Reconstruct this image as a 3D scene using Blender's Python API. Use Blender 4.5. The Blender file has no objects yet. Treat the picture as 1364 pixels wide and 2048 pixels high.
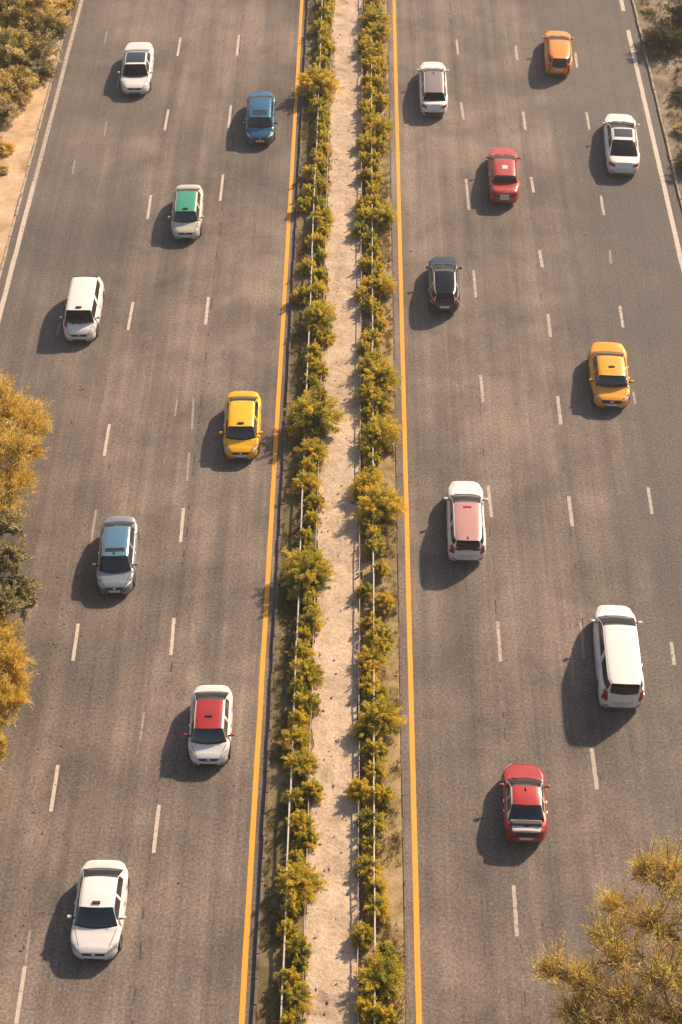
import bpy, bmesh, math, random
from mathutils import Vector, Matrix, noise
from mathutils.bvhtree import BVHTree

# ---------------------------------------------------------------- camera, light
scene = bpy.context.scene
C = scene.collection
R = math.radians

cam_d = bpy.data.cameras.new('camera')
cam = bpy.data.objects.new('camera', cam_d)
C.objects.link(cam)
cam.location = (0, 0, 52.5)
cam.rotation_euler = (R(44), 0, R(0.664))
cam_d.sensor_fit = 'VERTICAL'
cam_d.sensor_height = 36.0
cam_d.lens = 3118 / 2048 * 36.0
cam_d.clip_end = 6000
cam_d.clip_start = 0.5
scene.camera = cam

SUN_EL, SUN_AZ = 35.0, 44.0          # azimuth clockwise from +Y (far right of the picture)
world = bpy.data.worlds.new('World')
scene.world = world
world.use_nodes = True
wn = world.node_tree
bg = wn.nodes['Background']
sky = wn.nodes.new('ShaderNodeTexSky')
sky.sky_type = 'NISHITA'
sky.sun_disc = False
sky.sun_elevation = R(SUN_EL)
sky.sun_rotation = R(SUN_AZ)
sky.air_density = 1.0
sky.dust_density = 2.5
sky.ozone_density = 0.6
wn.links.new(sky.outputs[0], bg.inputs[0])
bg.inputs[1].default_value = 0.08

sun_d = bpy.data.lights.new('sun', 'SUN')
sun_d.energy = 4.8
sun_d.angle = R(1.8)
sun_d.color = (1.0, 0.78, 0.57)
sun = bpy.data.objects.new('sun', sun_d)
C.objects.link(sun)
sv = Vector((math.sin(R(SUN_AZ)) * math.cos(R(SUN_EL)), math.cos(R(SUN_AZ)) * math.cos(R(SUN_EL)), math.sin(R(SUN_EL))))
sun.rotation_euler = sv.to_track_quat('Z', 'Y').to_euler()
sun.location = (40, 40, 60)

scene.view_settings.view_transform = 'Standard'
scene.view_settings.look = 'None'
scene.view_settings.gamma = 1.0
scene.view_settings.use_curve_mapping = False
scene.view_settings.exposure = 0.68

# ---------------------------------------------------------------- helpers
def tag(o, label=None, cat=None, group=None, kind=None):
    if label: o['label'] = label
    if cat: o['category'] = cat
    if group: o['group'] = group
    if kind: o['kind'] = kind
    return o

def link(name, data, parent=None, loc=None):
    o = bpy.data.objects.new(name, data)
    C.objects.link(o)
    if parent: o.parent = parent
    if loc: o.location = loc
    return o

def mesh(name, verts, faces, mat=None, smooth=False, sharp=None):
    me = bpy.data.meshes.new(name)
    me.from_pydata([tuple(v) for v in verts], [], faces)
    if mat: me.materials.append(mat)
    if smooth:
        me.polygons.foreach_set('use_smooth', [True] * len(me.polygons))
        if sharp:
            me.set_sharp_from_angle(angle=R(sharp))
    me.update()
    return me

class MB:
    def __init__(s): s.v = []; s.f = []
    def box(s, x0, x1, y0, y1, z0, z1):
        b = len(s.v)
        s.v += [(x0,y0,z0),(x1,y0,z0),(x1,y1,z0),(x0,y1,z0),(x0,y0,z1),(x1,y0,z1),(x1,y1,z1),(x0,y1,z1)]
        s.f += [(b,b+3,b+2,b+1),(b+4,b+5,b+6,b+7),(b,b+1,b+5,b+4),(b+1,b+2,b+6,b+5),(b+2,b+3,b+7,b+6),(b+3,b,b+4,b+7)]
    def bbox(s, x0, x1, y0, y1, z0, z1, c=0.02):
        # box whose upper edges are chamfered
        b = len(s.v)
        s.v += [(x0,y0,z0),(x1,y0,z0),(x1,y1,z0),(x0,y1,z0),
                (x0,y0,z1-c),(x1,y0,z1-c),(x1,y1,z1-c),(x0,y1,z1-c),
                (x0+c,y0+c,z1),(x1-c,y0+c,z1),(x1-c,y1-c,z1),(x0+c,y1-c,z1)]
        s.f += [(b,b+3,b+2,b+1)]
        for k in range(4):
            n = (k+1) % 4
            s.f += [(b+k,b+n,b+4+n,b+4+k),(b+4+k,b+4+n,b+8+n,b+8+k)]
        s.f += [(b+8,b+9,b+10,b+11)]
    def quad(s, a, b_, c, d):
        b = len(s.v); s.v += [a, b_, c, d]; s.f.append((b,b+1,b+2,b+3))
    def tube(s, pts, rads, n=5):
        b = len(s.v)
        for i, p in enumerate(pts):
            p = Vector(p)
            if i == 0: t = Vector(pts[1]) - p
            elif i == len(pts)-1: t = p - Vector(pts[i-1])
            else: t = Vector(pts[i+1]) - Vector(pts[i-1])
            if t.length < 1e-6: t = Vector((0,0,1))
            t.normalize()
            a = t.cross(Vector((0,0,1)) if abs(t.z) < 0.9 else Vector((1,0,0))).normalized()
            c = t.cross(a)
            for k in range(n):
                an = 2*math.pi*k/n
                s.v.append(tuple(p + (a*math.cos(an) + c*math.sin(an))*rads[i]))
        for i in range(len(pts)-1):
            for k in range(n):
                k2 = (k+1) % n
                s.f.append((b+i*n+k, b+i*n+k2, b+(i+1)*n+k2, b+(i+1)*n+k))
        s.f.append(tuple(b+k for k in range(n))[::-1])
        e = b+(len(pts)-1)*n
        s.f.append(tuple(e+k for k in range(n)))
    def mesh(s, name, mat, smooth=False, sharp=None):
        return mesh(name, s.v, s.f, mat, smooth, sharp)

# ---------------------------------------------------------------- materials
def new_mat(name):
    m = bpy.data.materials.new(name); m.use_nodes = True
    nt = m.node_tree; b = nt.nodes['Principled BSDF']
    return m, nt, b

def N(nt, typ, **kw):
    n = nt.nodes.new(typ)
    for k, v in kw.items(): setattr(n, k, v)
    return n

def ramp(nt, src, stops):
    r = N(nt, 'ShaderNodeValToRGB')
    el = r.color_ramp.elements
    while len(el) < len(stops): el.new(0.5)
    for e, (p, c) in zip(el, stops):
        e.position = p; e.color = (*c, 1) if len(c) == 3 else c
    nt.links.new(src, r.inputs[0])
    return r

def coords(nt, scale=(1,1,1), obj=False):
    t = N(nt, 'ShaderNodeTexCoord'); m = N(nt, 'ShaderNodeMapping')
    m.inputs['Scale'].default_value = scale
    g = N(nt, 'ShaderNodeNewGeometry')
    nt.links.new(t.outputs['Object'] if obj else g.outputs['Position'], m.inputs[0])
    return m.outputs[0]

def nz(nt, scale, detail=3, vec=None, rough=0.55, dist=0.0):
    n = N(nt, 'ShaderNodeTexNoise')
    n.inputs['Scale'].default_value = scale; n.inputs['Detail'].default_value = detail
    n.inputs['Roughness'].default_value = rough; n.inputs['Distortion'].default_value = dist
    if vec is not None: nt.links.new(vec, n.inputs['Vector'])
    return n.outputs[0]

def mixc(nt, a, b, fac, mode='MIX'):
    m = N(nt, 'ShaderNodeMix', data_type='RGBA', blend_type=mode)
    for val, sock in ((fac, m.inputs[0]), (a, m.inputs[6]), (b, m.inputs[7])):
        if isinstance(val, (int, float)): sock.default_value = val
        elif isinstance(val, tuple): sock.default_value = (*val, 1)
        else: nt.links.new(val, sock)
    return m.outputs[2]

def mth(nt, op, a, b=None, clamp=False):
    m = N(nt, 'ShaderNodeMath', operation=op); m.use_clamp = clamp
    for val, sock in ((a, m.inputs[0]), (b, m.inputs[1])):
        if val is None: continue
        if isinstance(val, (int, float)): sock.default_value = val
        else: nt.links.new(val, sock)
    return m.outputs[0]

def bump(nt, b, h, strength=0.4, dist=0.02):
    n = N(nt, 'ShaderNodeBump'); n.inputs['Strength'].default_value = strength; n.inputs['Distance'].default_value = dist
    nt.links.new(h, n.inputs['Height']); nt.links.new(n.outputs[0], b.inputs['Normal'])

def plain(name, col, rough=0.5, metal=0.0, var=0.0, vscale=8):
    m, nt, b = new_mat(name)
    b.inputs['Roughness'].default_value = rough; b.inputs['Metallic'].default_value = metal
    n = nz(nt, vscale, 4, coords(nt, obj=True))
    c2 = tuple(max(0, c*(1-var-0.08)) for c in col)
    r = ramp(nt, n, [(0.35, c2), (0.65, col)])
    nt.links.new(r.outputs[0], b.inputs['Base Color'])
    return m

def asphalt():
    m, nt, b = new_mat('asphalt')
    P = coords(nt)
    big = nz(nt, 0.10, 4, P, 0.62, 0.4)
    mid = nz(nt, 0.32, 6, coords(nt, (1, 0.8, 1)), 0.72, 0.3)
    streak = nz(nt, 1.0, 4, coords(nt, (1.5, 0.035, 1)), 0.6)
    streak2 = nz(nt, 1.0, 3, coords(nt, (6.0, 0.12, 1)), 0.6)
    base = ramp(nt, mth(nt, 'ADD', mth(nt, 'MULTIPLY', big, 0.60), mth(nt, 'MULTIPLY', streak, 0.40)),
                [(0.37, (0.092, 0.077, 0.067)), (0.50, (0.158, 0.127, 0.105)), (0.63, (0.240, 0.190, 0.153))]).outputs[0]
    c = mixc(nt, base, ramp(nt, mid, [(0.30, (0.58, 0.57, 0.58)), (0.52, (1, 1, 1)), (0.75, (1.30, 1.27, 1.22))]).outputs[0], 0.85, 'MULTIPLY')
    c = mixc(nt, c, ramp(nt, streak2, [(0.35, (0.82, 0.82, 0.83)), (0.62, (1.08, 1.07, 1.06))]).outputs[0], 0.55, 'MULTIPLY')
    # dark weathered stains
    stain = nz(nt, 0.22, 5, P, 0.7, 1.0)
    c = mixc(nt, c, (0.080, 0.072, 0.070), ramp(nt, stain, [(0.58, (0, 0, 0)), (0.72, (0.60, 0.60, 0.60))]).outputs[0])
    # older, darker coating towards the outer lane of the right carriageway
    sx = N(nt, 'ShaderNodeSeparateXYZ'); nt.links.new(P, sx.inputs[0])
    wob = mth(nt, 'ADD', sx.outputs[0], mth(nt, 'MULTIPLY', mth(nt, 'SUBTRACT', nz(nt, 0.13, 5, P, 0.68), 0.5), 16.0))
    old = mth(nt, 'MULTIPLY', mth(nt, 'MULTIPLY', mth(nt, 'SUBTRACT', wob, 10.2), 0.3, True), 0.72, True)
    c = mixc(nt, c, (0.100, 0.088, 0.080), old)
    wobl = mth(nt, 'SUBTRACT', mth(nt, 'MULTIPLY', mth(nt, 'SUBTRACT', nz(nt, 0.11, 5, P, 0.68, 0.5), 0.5), 18.0), sx.outputs[0])
    oldl = mth(nt, 'MULTIPLY', mth(nt, 'MULTIPLY', mth(nt, 'SUBTRACT', wobl, 12.0), 0.22, True), 0.50, True)
    c = mixc(nt, c, (0.100, 0.086, 0.077), oldl)
    # aggregate
    sp = nz(nt, 9.0, 3, P, 0.85)
    c = mixc(nt, c, ramp(nt, sp, [(0.30, (0.32, 0.32, 0.33)), (0.5, (1, 1, 1)), (0.70, (1.8, 1.74, 1.65))]).outputs[0], 0.85, 'MULTIPLY')
    v = N(nt, 'ShaderNodeTexVoronoi'); v.inputs['Scale'].default_value = 13.0; nt.links.new(P, v.inputs['Vector'])
    wn_ = nz(nt, 40, 0, P)
    peb = mth(nt, 'MULTIPLY', mth(nt, 'LESS_THAN', v.outputs['Distance'], 0.20), mth(nt, 'GREATER_THAN', nz(nt, 3.1, 2, P, 0.8), 0.55))
    c = mixc(nt, c, (0.34, 0.29, 0.24), mth(nt, 'MULTIPLY', peb, 0.35))
    # oily, darker middle of each lane and lighter wheel tracks
    for x0, hw_ in ((-5.8, 0.55), (-9.9, 0.55), (-13.7, 0.5), (4.4, 0.55), (8.3, 0.55), (12.1, 0.5)):
        dd = mth(nt, 'ABSOLUTE', mth(nt, 'SUBTRACT', mth(nt, 'ADD', sx.outputs[0], mth(nt, 'MULTIPLY', mth(nt, 'SUBTRACT', streak2, 0.5), 0.8)), x0))
        ff = mth(nt, 'MULTIPLY', mth(nt, 'SUBTRACT', hw_, dd), 1.2, True)
        c = mixc(nt, c, (0.085, 0.072, 0.064), mth(nt, 'MULTIPLY', ff, mth(nt, 'MULTIPLY', mid, 0.5)))
    # construction joints along the lane lines, broken by noise
    for x0, wid, th in ((-7.72, 0.035, 0.46), (-11.75, 0.03, 0.55), (6.3, 0.03, 0.50), (10.05, 0.035, 0.52), (14.1, 0.03, 0.57), (-15.5, 0.03, 0.6)):
        w2 = mth(nt, 'ADD', sx.outputs[0], mth(nt, 'MULTIPLY', mth(nt, 'SUBTRACT', nz(nt, 0.6, 3, P, 0.6), 0.5), 0.22))
        d = mth(nt, 'ABSOLUTE', mth(nt, 'SUBTRACT', w2, x0))
        lin = mth(nt, 'MULTIPLY', mth(nt, 'LESS_THAN', d, wid), mth(nt, 'GREATER_THAN', nz(nt, 0.9, 4, P, 0.75), mth(nt, 'ADD', th, 0.06)))
        c = mixc(nt, c, (0.035, 0.030, 0.028), mth(nt, 'MULTIPLY', lin, 0.8))
    nt.links.new(c, b.inputs['Base Color'])
    b.inputs['Roughness'].default_value = 0.82
    b.inputs['Specular IOR Level'].default_value = 0.35
    bump(nt, b, sp, 0.5, 0.02)
    return m

def paint_line(name, col, worn=0.5):
    m, nt, b = new_mat(name)
    P = coords(nt)
    n = nz(nt, 5.0, 5, P, 0.75)
    r = ramp(nt, n, [(worn-0.16, (1, 1, 1)), (worn+0.02, (0, 0, 0))])
    n2 = nz(nt, 1.2, 3, P)
    cc = mixc(nt, tuple(c*0.8 for c in col), col, n2)
    c = mixc(nt, cc, (0.16, 0.13, 0.11), r.outputs[0])
    nt.links.new(c, b.inputs['Base Color']); b.inputs['Roughness'].default_value = 0.7
    return m

def soil(name, cols, scale=1.2, bumpd=0.06, stretch=(1,1,1), fine=14.0):
    m, nt, b = new_mat(name)
    P = coords(nt, stretch)
    a = nz(nt, scale, 6, P, 0.68, 0.5)
    c = ramp(nt, a, cols).outputs[0]
    f = nz(nt, fine, 3, P, 0.8)
    c = mixc(nt, c, ramp(nt, f, [(0.28, (0.6, 0.57, 0.55)), (0.5, (1, 1, 1)), (0.75, (1.22, 1.2, 1.16))]).outputs[0], 0.8, 'MULTIPLY')
    nt.links.new(c, b.inputs['Base Color']); b.inputs['Roughness'].default_value = 0.95
    b.inputs['Specular IOR Level'].default_value = 0.15
    bump(nt, b, mth(nt, 'ADD', a, mth(nt, 'MULTIPLY', f, 0.4)), 0.9, bumpd)
    return m

def leafmat(name, stops, trans=0.35, rough=0.55):
    m, nt, b = new_mat(name)
    at = N(nt, 'ShaderNodeAttribute'); at.attribute_name = 'tint'
    oi = N(nt, 'ShaderNodeObjectInfo')
    f = mth(nt, 'ADD', at.outputs['Fac'], mth(nt, 'MULTIPLY', mth(nt, 'SUBTRACT', oi.outputs['Random'], 0.5), 0.30), True)
    c = ramp(nt, f, stops).outputs[0]
    nt.links.new(c, b.inputs['Base Color']); b.inputs['Roughness'].default_value = rough
    b.inputs['Specular IOR Level'].default_value = 0.3
    tr = N(nt, 'ShaderNodeBsdfTranslucent'); nt.links.new(c, tr.inputs[0])
    mx = N(nt, 'ShaderNodeMixShader'); mx.inputs[0].default_value = trans
    out = nt.nodes['Material Output']
    nt.links.new(b.outputs[0], mx.inputs[1]); nt.links.new(tr.outputs[0], mx.inputs[2]); nt.links.new(mx.outputs[0], out.inputs[0])
    return m

def carpaint(name, col, metal=0.0, rough=0.38):
    m, nt, b = new_mat(name)
    P = coords(nt, obj=True)
    n = nz(nt, 3.0, 4, P)
    c = mixc(nt, tuple(x*0.90 for x in col), col, n)
    # road dust low on the body
    g = N(nt, 'ShaderNodeNewGeometry'); s = N(nt, 'ShaderNodeSeparateXYZ'); nt.links.new(g.outputs['Position'], s.inputs[0])
    d = mth(nt, 'MULTIPLY', mth(nt, 'SUBTRACT', 0.62, s.outputs[2]), mth(nt, 'MULTIPLY', nz(nt, 6.0, 3, P), 1.6), True)
    c = mixc(nt, c, (0.20, 0.165, 0.13), mth(nt, 'MULTIPLY', d, 0.8, True))
    nt.links.new(c, b.inputs['Base Color'])
    b.inputs['Metallic'].default_value = metal
    nt.links.new(mth(nt, 'ADD', mth(nt, 'MULTIPLY', n, 0.16), rough-0.08), b.inputs['Roughness'])
    b.inputs['Coat Weight'].default_value = 0.45; b.inputs['Coat Roughness'].default_value = 0.14
    return m

def glassmat(name, tint, clear, spec=0.9, ior=1.65):
    m, nt, b = new_mat(name)
    b.inputs['Base Color'].default_value = (*tint, 1); b.inputs['Roughness'].default_value = 0.06
    b.inputs['Specular IOR Level'].default_value = spec; b.inputs['IOR'].default_value = ior
    tr = N(nt, 'ShaderNodeBsdfTransparent'); tr.inputs[0].default_value = (0.55, 0.60, 0.58, 1)
    fr = N(nt, 'ShaderNodeLayerWeight'); fr.inputs[0].default_value = 0.45
    f = mth(nt, 'MULTIPLY', mth(nt, 'SUBTRACT', 1.0, fr.outputs['Facing']), clear, True)
    mx = N(nt, 'ShaderNodeMixShader'); nt.links.new(f, mx.inputs[0])
    nt.links.new(b.outputs[0], mx.inputs[1]); nt.links.new(tr.outputs[0], mx.inputs[2])
    nt.links.new(mx.outputs[0], nt.nodes['Material Output'].inputs[0])
    return m

M = {}
M['asphalt'] = asphalt()
M['white_line'] = paint_line('white_line_paint', (0.56, 0.47, 0.375), 0.45)
M['worn_line'] = paint_line('half_worn_white_paint', (0.47, 0.395, 0.32), 0.50)
M['faint_line'] = paint_line('worn_white_paint', (0.36, 0.30, 0.25), 0.53)
M['yellow_line'] = paint_line('yellow_line_paint', (0.76, 0.345, 0.03), 0.385)
M['sand'] = soil('sandy_path', [(0.30, (0.30, 0.22, 0.15)), (0.46, (0.46, 0.355, 0.255)), (0.64, (0.58, 0.45, 0.335))], 0.75, 0.09, fine=7.0)
M['dry_grass'] = soil('dry_grass_soil', [(0.30, (0.13, 0.095, 0.045)), (0.46, (0.28, 0.205, 0.095)), (0.66, (0.44, 0.33, 0.19))], 0.9, 0.07)
M['dark_grass'] = soil('shade_tinted_grass_soil', [(0.34, (0.055, 0.052, 0.024)), (0.50, (0.14, 0.112, 0.050)), (0.70, (0.30, 0.22, 0.12))], 0.7, 0.07)  # dark green-brown soil, with tree shadow also mixed into the colour
M['ground'] = soil('open_ground', [(0.30, (0.16, 0.115, 0.06)), (0.5, (0.32, 0.235, 0.135)), (0.7, (0.46, 0.35, 0.22))], 0.35, 0.1)
M['verge_sand'] = soil('verge_sand', [(0.28, (0.30, 0.19, 0.10)), (0.45, (0.50, 0.35, 0.21)), (0.65, (0.62, 0.46, 0.30))], 0.6, 0.06)
M['verge_dark'] = soil('verge_earth', [(0.30, (0.10, 0.08, 0.055)), (0.48, (0.20, 0.16, 0.115)), (0.70, (0.38, 0.30, 0.21))], 0.5, 0.07)
M['kerb'] = soil('kerb_concrete', [(0.30, (0.22, 0.17, 0.13)), (0.5, (0.36, 0.29, 0.22)), (0.7, (0.44, 0.36, 0.28))], 1.5, 0.02)
M['kerb_dark'] = soil('kerb_dark_concrete', [(0.30, (0.07, 0.055, 0.045)), (0.5, (0.15, 0.12, 0.10)), (0.7, (0.22, 0.18, 0.145))], 1.5, 0.02)
M['steel'] = plain('weathered_white_rail', (0.60, 0.54, 0.46), 0.45, 0.0, 0.25, 4)
M['steel_grey'] = plain('weathered_grey_rail', (0.50, 0.42, 0.35), 0.6, 0.0, 0.4, 4)
M['post'] = plain('rail_post_metal', (0.35, 0.31, 0.27), 0.6, 0.2, 0.3, 6)
M['bark'] = plain('pale_bark', (0.46, 0.36, 0.20), 0.9, 0.0, 0.5, 20)
M['bark_dark'] = plain('brown_bark', (0.15, 0.11, 0.07), 0.9, 0.0, 0.5, 20)
M['leaf'] = leafmat('shrub_leaf', [(0.0, (0.11, 0.14, 0.035)), (0.28, (0.32, 0.32, 0.05)), (0.55, (0.62, 0.51, 0.06)), (1.0, (0.80, 0.60, 0.08))], 0.5)
M['leaf_gold'] = leafmat('golden_leaf', [(0.0, (0.10, 0.085, 0.03)), (0.30, (0.44, 0.33, 0.05)), (0.55, (0.80, 0.56, 0.09)), (1.0, (0.90, 0.70, 0.26))])
M['leaf_olive'] = leafmat('olive_leaf', [(0.0, (0.12, 0.12, 0.04)), (0.35, (0.36, 0.31, 0.09)), (0.7, (0.62, 0.48, 0.15)), (1.0, (0.78, 0.62, 0.30))])
M['leaf_grey'] = leafmat('grey_green_leaf', [(0.0, (0.12, 0.11, 0.05)), (0.35, (0.32, 0.27, 0.12)), (0.7, (0.58, 0.48, 0.23)), (1.0, (0.74, 0.64, 0.38))])
M['leaf_shaded'] = leafmat('shade_tinted_leaf', [(0.0, (0.022, 0.022, 0.014)), (0.5, (0.06, 0.056, 0.03)), (1.0, (0.15, 0.125, 0.06))])  # olive grey leaves, the shadow they stand in put into the colour
M['blade'] = leafmat('grass_blade', [(0.0, (0.08, 0.07, 0.025)), (0.5, (0.24, 0.17, 0.05)), (1.0, (0.42, 0.31, 0.13))], 0.3)
M['blade_dark'] = leafmat('shade_tinted_grass_blade', [(0.0, (0.05, 0.05, 0.018)), (0.5, (0.13, 0.105, 0.035)), (1.0, (0.30, 0.22, 0.09))], 0.3)  # darker copy of the grass blade, shade painted into its colour
M['rubber'] = plain('tyre_rubber', (0.018, 0.017, 0.016), 0.8)
M['black'] = plain('black_plastic', (0.020, 0.019, 0.019), 0.45)
M['rim'] = plain('alloy_rim', (0.40, 0.39, 0.38), 0.35, 0.8)
M['seat'] = plain('seat_fabric', (0.075, 0.07, 0.07), 0.9)
M['cabin'] = plain('cabin_trim', (0.035, 0.034, 0.035), 0.8)
M['plate'] = plain('number_plate', (0.62, 0.58, 0.52), 0.5)
M['chrome'] = plain('bright_trim', (0.62, 0.60, 0.57), 0.2, 0.9)
M['glass'] = glassmat('tinted_glass', (0.012, 0.020, 0.028), 0.34)
M['glass_dark'] = glassmat('dark_tinted_glass', (0.006, 0.009, 0.013), 0.05, 0.4, 1.38)
M['lamp_clear'] = plain('headlight_lens', (0.66, 0.62, 0.55), 0.12)
M['lamp_smoke'] = plain('smoked_headlight_lens', (0.30, 0.27, 0.24), 0.12)
M['lamp_red'] = plain('tail_light_lens', (0.33, 0.018, 0.012), 0.15)
M['lamp_orange'] = plain('orange_tail_light_lens', (0.50, 0.09, 0.015), 0.15)

# ---------------------------------------------------------------- ground, roads
Y0, Y1 = -60.0, 420.0
def sheet(name, x0, x1, y0, y1, z, mat, nx=1, ny=1, h=0.0, edge=0.0, seed=0, parent=None):
    vs, fs = [], []
    for j in range(ny+1):
        for i in range(nx+1):
            x = x0 + (x1-x0)*i/nx; y = y0 + (y1-y0)*j/ny
            if edge and i in (0, nx):
                x += edge*noise.noise(Vector((seed+(5 if i else 0), y*0.55, 0))) + 0.5*edge*noise.noise(Vector((seed, y*2.1, 3)))
            zz = z + h*noise.noise(Vector((x*0.9+seed, y*0.9, 0))) + h*0.5*noise.noise(Vector((x*3+seed, y*3, 5)))
            vs.append((x, y, zz))
    w = nx+1
    for j in range(ny):
        for i in range(nx):
            fs.append((j*w+i, j*w+i+1, (j+1)*w+i+1, (j+1)*w+i))
    return link(name, mesh(name, vs, fs, mat, nx > 1), parent)

g = sheet('ground', -3000, 3000, -3000, 3000, -0.06, M['ground']); tag(g, kind='structure')
XL, XR = -19.45, 18.75                 # outer edges of the two carriageways
road = link('road', None); tag(road, kind='structure')
def slab(name, x0, x1, z0, z1, mat, parent=None, y0=Y0, y1=Y1):
    b = MB(); b.box(x0, x1, y0, y1, z0, z1); return link(name, b.mesh(name, mat), parent)
slab('carriageway', XL, -3.43, -0.3, 0.0, M['asphalt'], road)
slab('carriageway', 2.06, XR, -0.3, 0.0, M['asphalt'], road)

def strip(name, xa, ya, xb, yb, w, mat, z=0.004, wob=0.0, seg=1, seed=0):
    vs, fs = [], []
    for k in range(seg+1):
        t = k/seg; x = xa+(xb-xa)*t; y = ya+(yb-ya)*t
        dw = wob*noise.noise(Vector((seed, y*0.8, 1)))
        vs += [(x-w/2+dw, y, z), (x+w/2+dw*0.4, y, z)]
    for k in range(seg):
        fs.append((2*k, 2*k+1, 2*k+3, 2*k+2))
    return link(name, mesh(name, vs, fs, mat), road)
strip('yellow_edge_line', -3.83, Y0, -3.83, Y1, 0.21, M['yellow_line'], wob=0.02, seg=300)
strip('yellow_edge_line', 2.48, Y0, 2.48, Y1, 0.21, M['yellow_line'], wob=0.02, seg=300, seed=7)
strip('white_edge_line', -18.95, Y0, -18.95, 77.5, 0.26, M['white_line'], wob=0.03, seg=120)
strip('white_edge_line', -18.93, 77.5, -18.93, Y1, 0.24, M['worn_line'], wob=0.04, seg=120)
strip('white_edge_line', 18.05, Y0, 18.05, 95.6, 0.26, M['white_line'], wob=0.03, seg=150, seed=3)
strip('white_edge_line', 18.05, 98.2, 18.05, Y1, 0.26, M['white_line'], wob=0.03, seg=100, seed=3)

DASH = {
    'A': [(-7.88, 94.68, -7.86, 92.04), (-7.88, 85.97, -7.88, 83.4), (-7.89, 78.38, -7.89, 75.68), (-7.93, 66.75, -7.92, 64.42), (-8.11, 58.63, -8.01, 56.3), (-8.02, 54.63, -7.96, 52.67), (-7.98, 50.87, -7.94, 48.69), (-7.85, 44.14, -7.8, 42.06), (-7.61, 34.47, -7.62, 32.29)],
    'B': [(-11.74, 94.3, -11.73, 91.93), (-11.75, 85.46, -11.78, 83.08), (-11.95, 76.24, -11.92, 73.86), (-11.96, 66.27, -11.98, 63.91), (-12.12, 56.62, -12.12, 54.34), (-12.07, 50.69, -12.04, 48.52), (-12.02, 43.77, -11.97, 41.69), (-11.88, 36.33, -11.85, 34.12), (-11.87, 27.5, -11.84, 25.27)],
    'B2': [(-8.92, 58.62, -8.93, 57.24), (-8.66, 39.02, -8.66, 37.6), (-11.9, 28.95, -11.85, 27.64)],
    'C': [(-16.71, 95.1, -16.68, 93.47), (-15.27, 89.65, -15.24, 87.95), (-15.46, 84.05, -15.39, 82.43), (-16.85, 79.8, -16.81, 78.38), (-15.65, 64.49, -15.66, 63.38), (-15.65, 58.05, -15.63, 57.05)],
    'D': [(6.55, 94.26, 6.57, 92.33), (6.53, 86.49, 6.6, 84.53), (6.47, 78.08, 6.5, 74.96), (6.49, 69.26, 6.51, 66.83), (6.44, 60.52, 6.46, 58.46), (6.39, 52.56, 6.44, 50.45), (6.35, 44.1, 6.35, 41.87), (6.2, 31.05, 6.19, 28.9)],
    'E': [(10.4, 93.46, 10.41, 91.68), (10.34, 85.49, 10.35, 83.39), (10.32, 78.33, 10.35, 76.75), (10.27, 71.18, 10.31, 69.57), (10.29, 65.51, 10.26, 63.6), (10.24, 58.95, 10.23, 56.84), (10.16, 51.87, 10.16, 49.88), (9.98, 44.09, 9.94, 42.05), (9.8, 37.39, 9.82, 35.4), (9.73, 30.88, 9.66, 28.8)],
    'F': [(14.27, 92.67, 14.19, 90.79), (14.29, 85.48, 14.27, 83.44), (14.25, 76.49, 14.22, 74.55), (14.21, 71.22, 14.13, 69.98), (14.2, 66.24, 14.16, 64.42), (14.09, 59.38, 14.1, 58.4), (13.99, 52.52, 13.95, 50.73), (13.8, 43.03, 13.78, 41.77)],
}
for key, rows in DASH.items():
    faint = key in ('C', 'B2')
    for i, (xa, ya, xb, yb) in enumerate(rows):
        w = 0.15 if key != 'E' else 0.17
        if faint: w = 0.09
        weak = (key, i) in (('B', 5), ('A', 5), ('A', 4), ('E', 7), ('F', 3), ('F', 5))
        if weak: w = 0.11
        strip('lane_dash', xa, ya, xb, yb, w, M['faint_line' if (faint or weak) else ('worn_line' if key in 'DEF' else 'white_line')], wob=0.02, seg=4, seed=i)
# the dash rows go on outside the picture
for x0 in (-7.9, -11.85, 6.4, 10.2, 14.1):
    for k in range(12):
        strip('lane_dash', x0, 103.5+k*8.5, x0, 101+k*8.5, 0.16, M['white_line'])
    for k in range(4):
        strip('lane_dash', x0, 21-k*8.5, x0, 18.5-k*8.5, 0.16, M['white_line'])

# median: kerbs, planted strips, path
med = link('median', None); tag(med, kind='structure')
def kerb(x0, x1, z1, mat, seed, parent):
    b = MB(); rnd = random.Random(seed); y = 12.0
    while y < 112:
        l = 1.0
        dx = rnd.uniform(-0.02, 0.02)
        b.bbox(x0+dx, x1+dx, y+0.012, y+l-0.012, -0.2, z1+rnd.uniform(-0.015, 0.012), 0.02); y += l
    b.box(x0+0.01, x1-0.01, Y0, 12.0, -0.2, z1); b.box(x0+0.01, x1-0.01, 112.0, Y1, -0.2, z1)
    b.box(x0+0.03, x1-0.03, 12.0, 112.0, -0.2, z1-0.05)
    return link('kerb', b.mesh('kerb', mat), parent)
kerb(-3.43, -3.31, 0.17, M['kerb_dark'], 1, med)
kerb(1.99, 2.06, 0.05, M['kerb_dark'], 2, med)
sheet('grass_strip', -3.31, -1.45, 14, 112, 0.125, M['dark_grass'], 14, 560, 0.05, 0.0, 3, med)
sheet('grass_strip', 0.05, 1.99, 14, 112, 0.07, M['dry_grass'], 14, 560, 0.04, 0.0, 9, med)
sheet('sandy_path', -1.66, 0.30, 14, 112, 0.165, M['sand'], 16, 700, 0.045, 0.16, 5, med)
slab('median_fill', -3.31, 1.99, -0.2, 0.03, M['dark_grass'], med)

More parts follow.
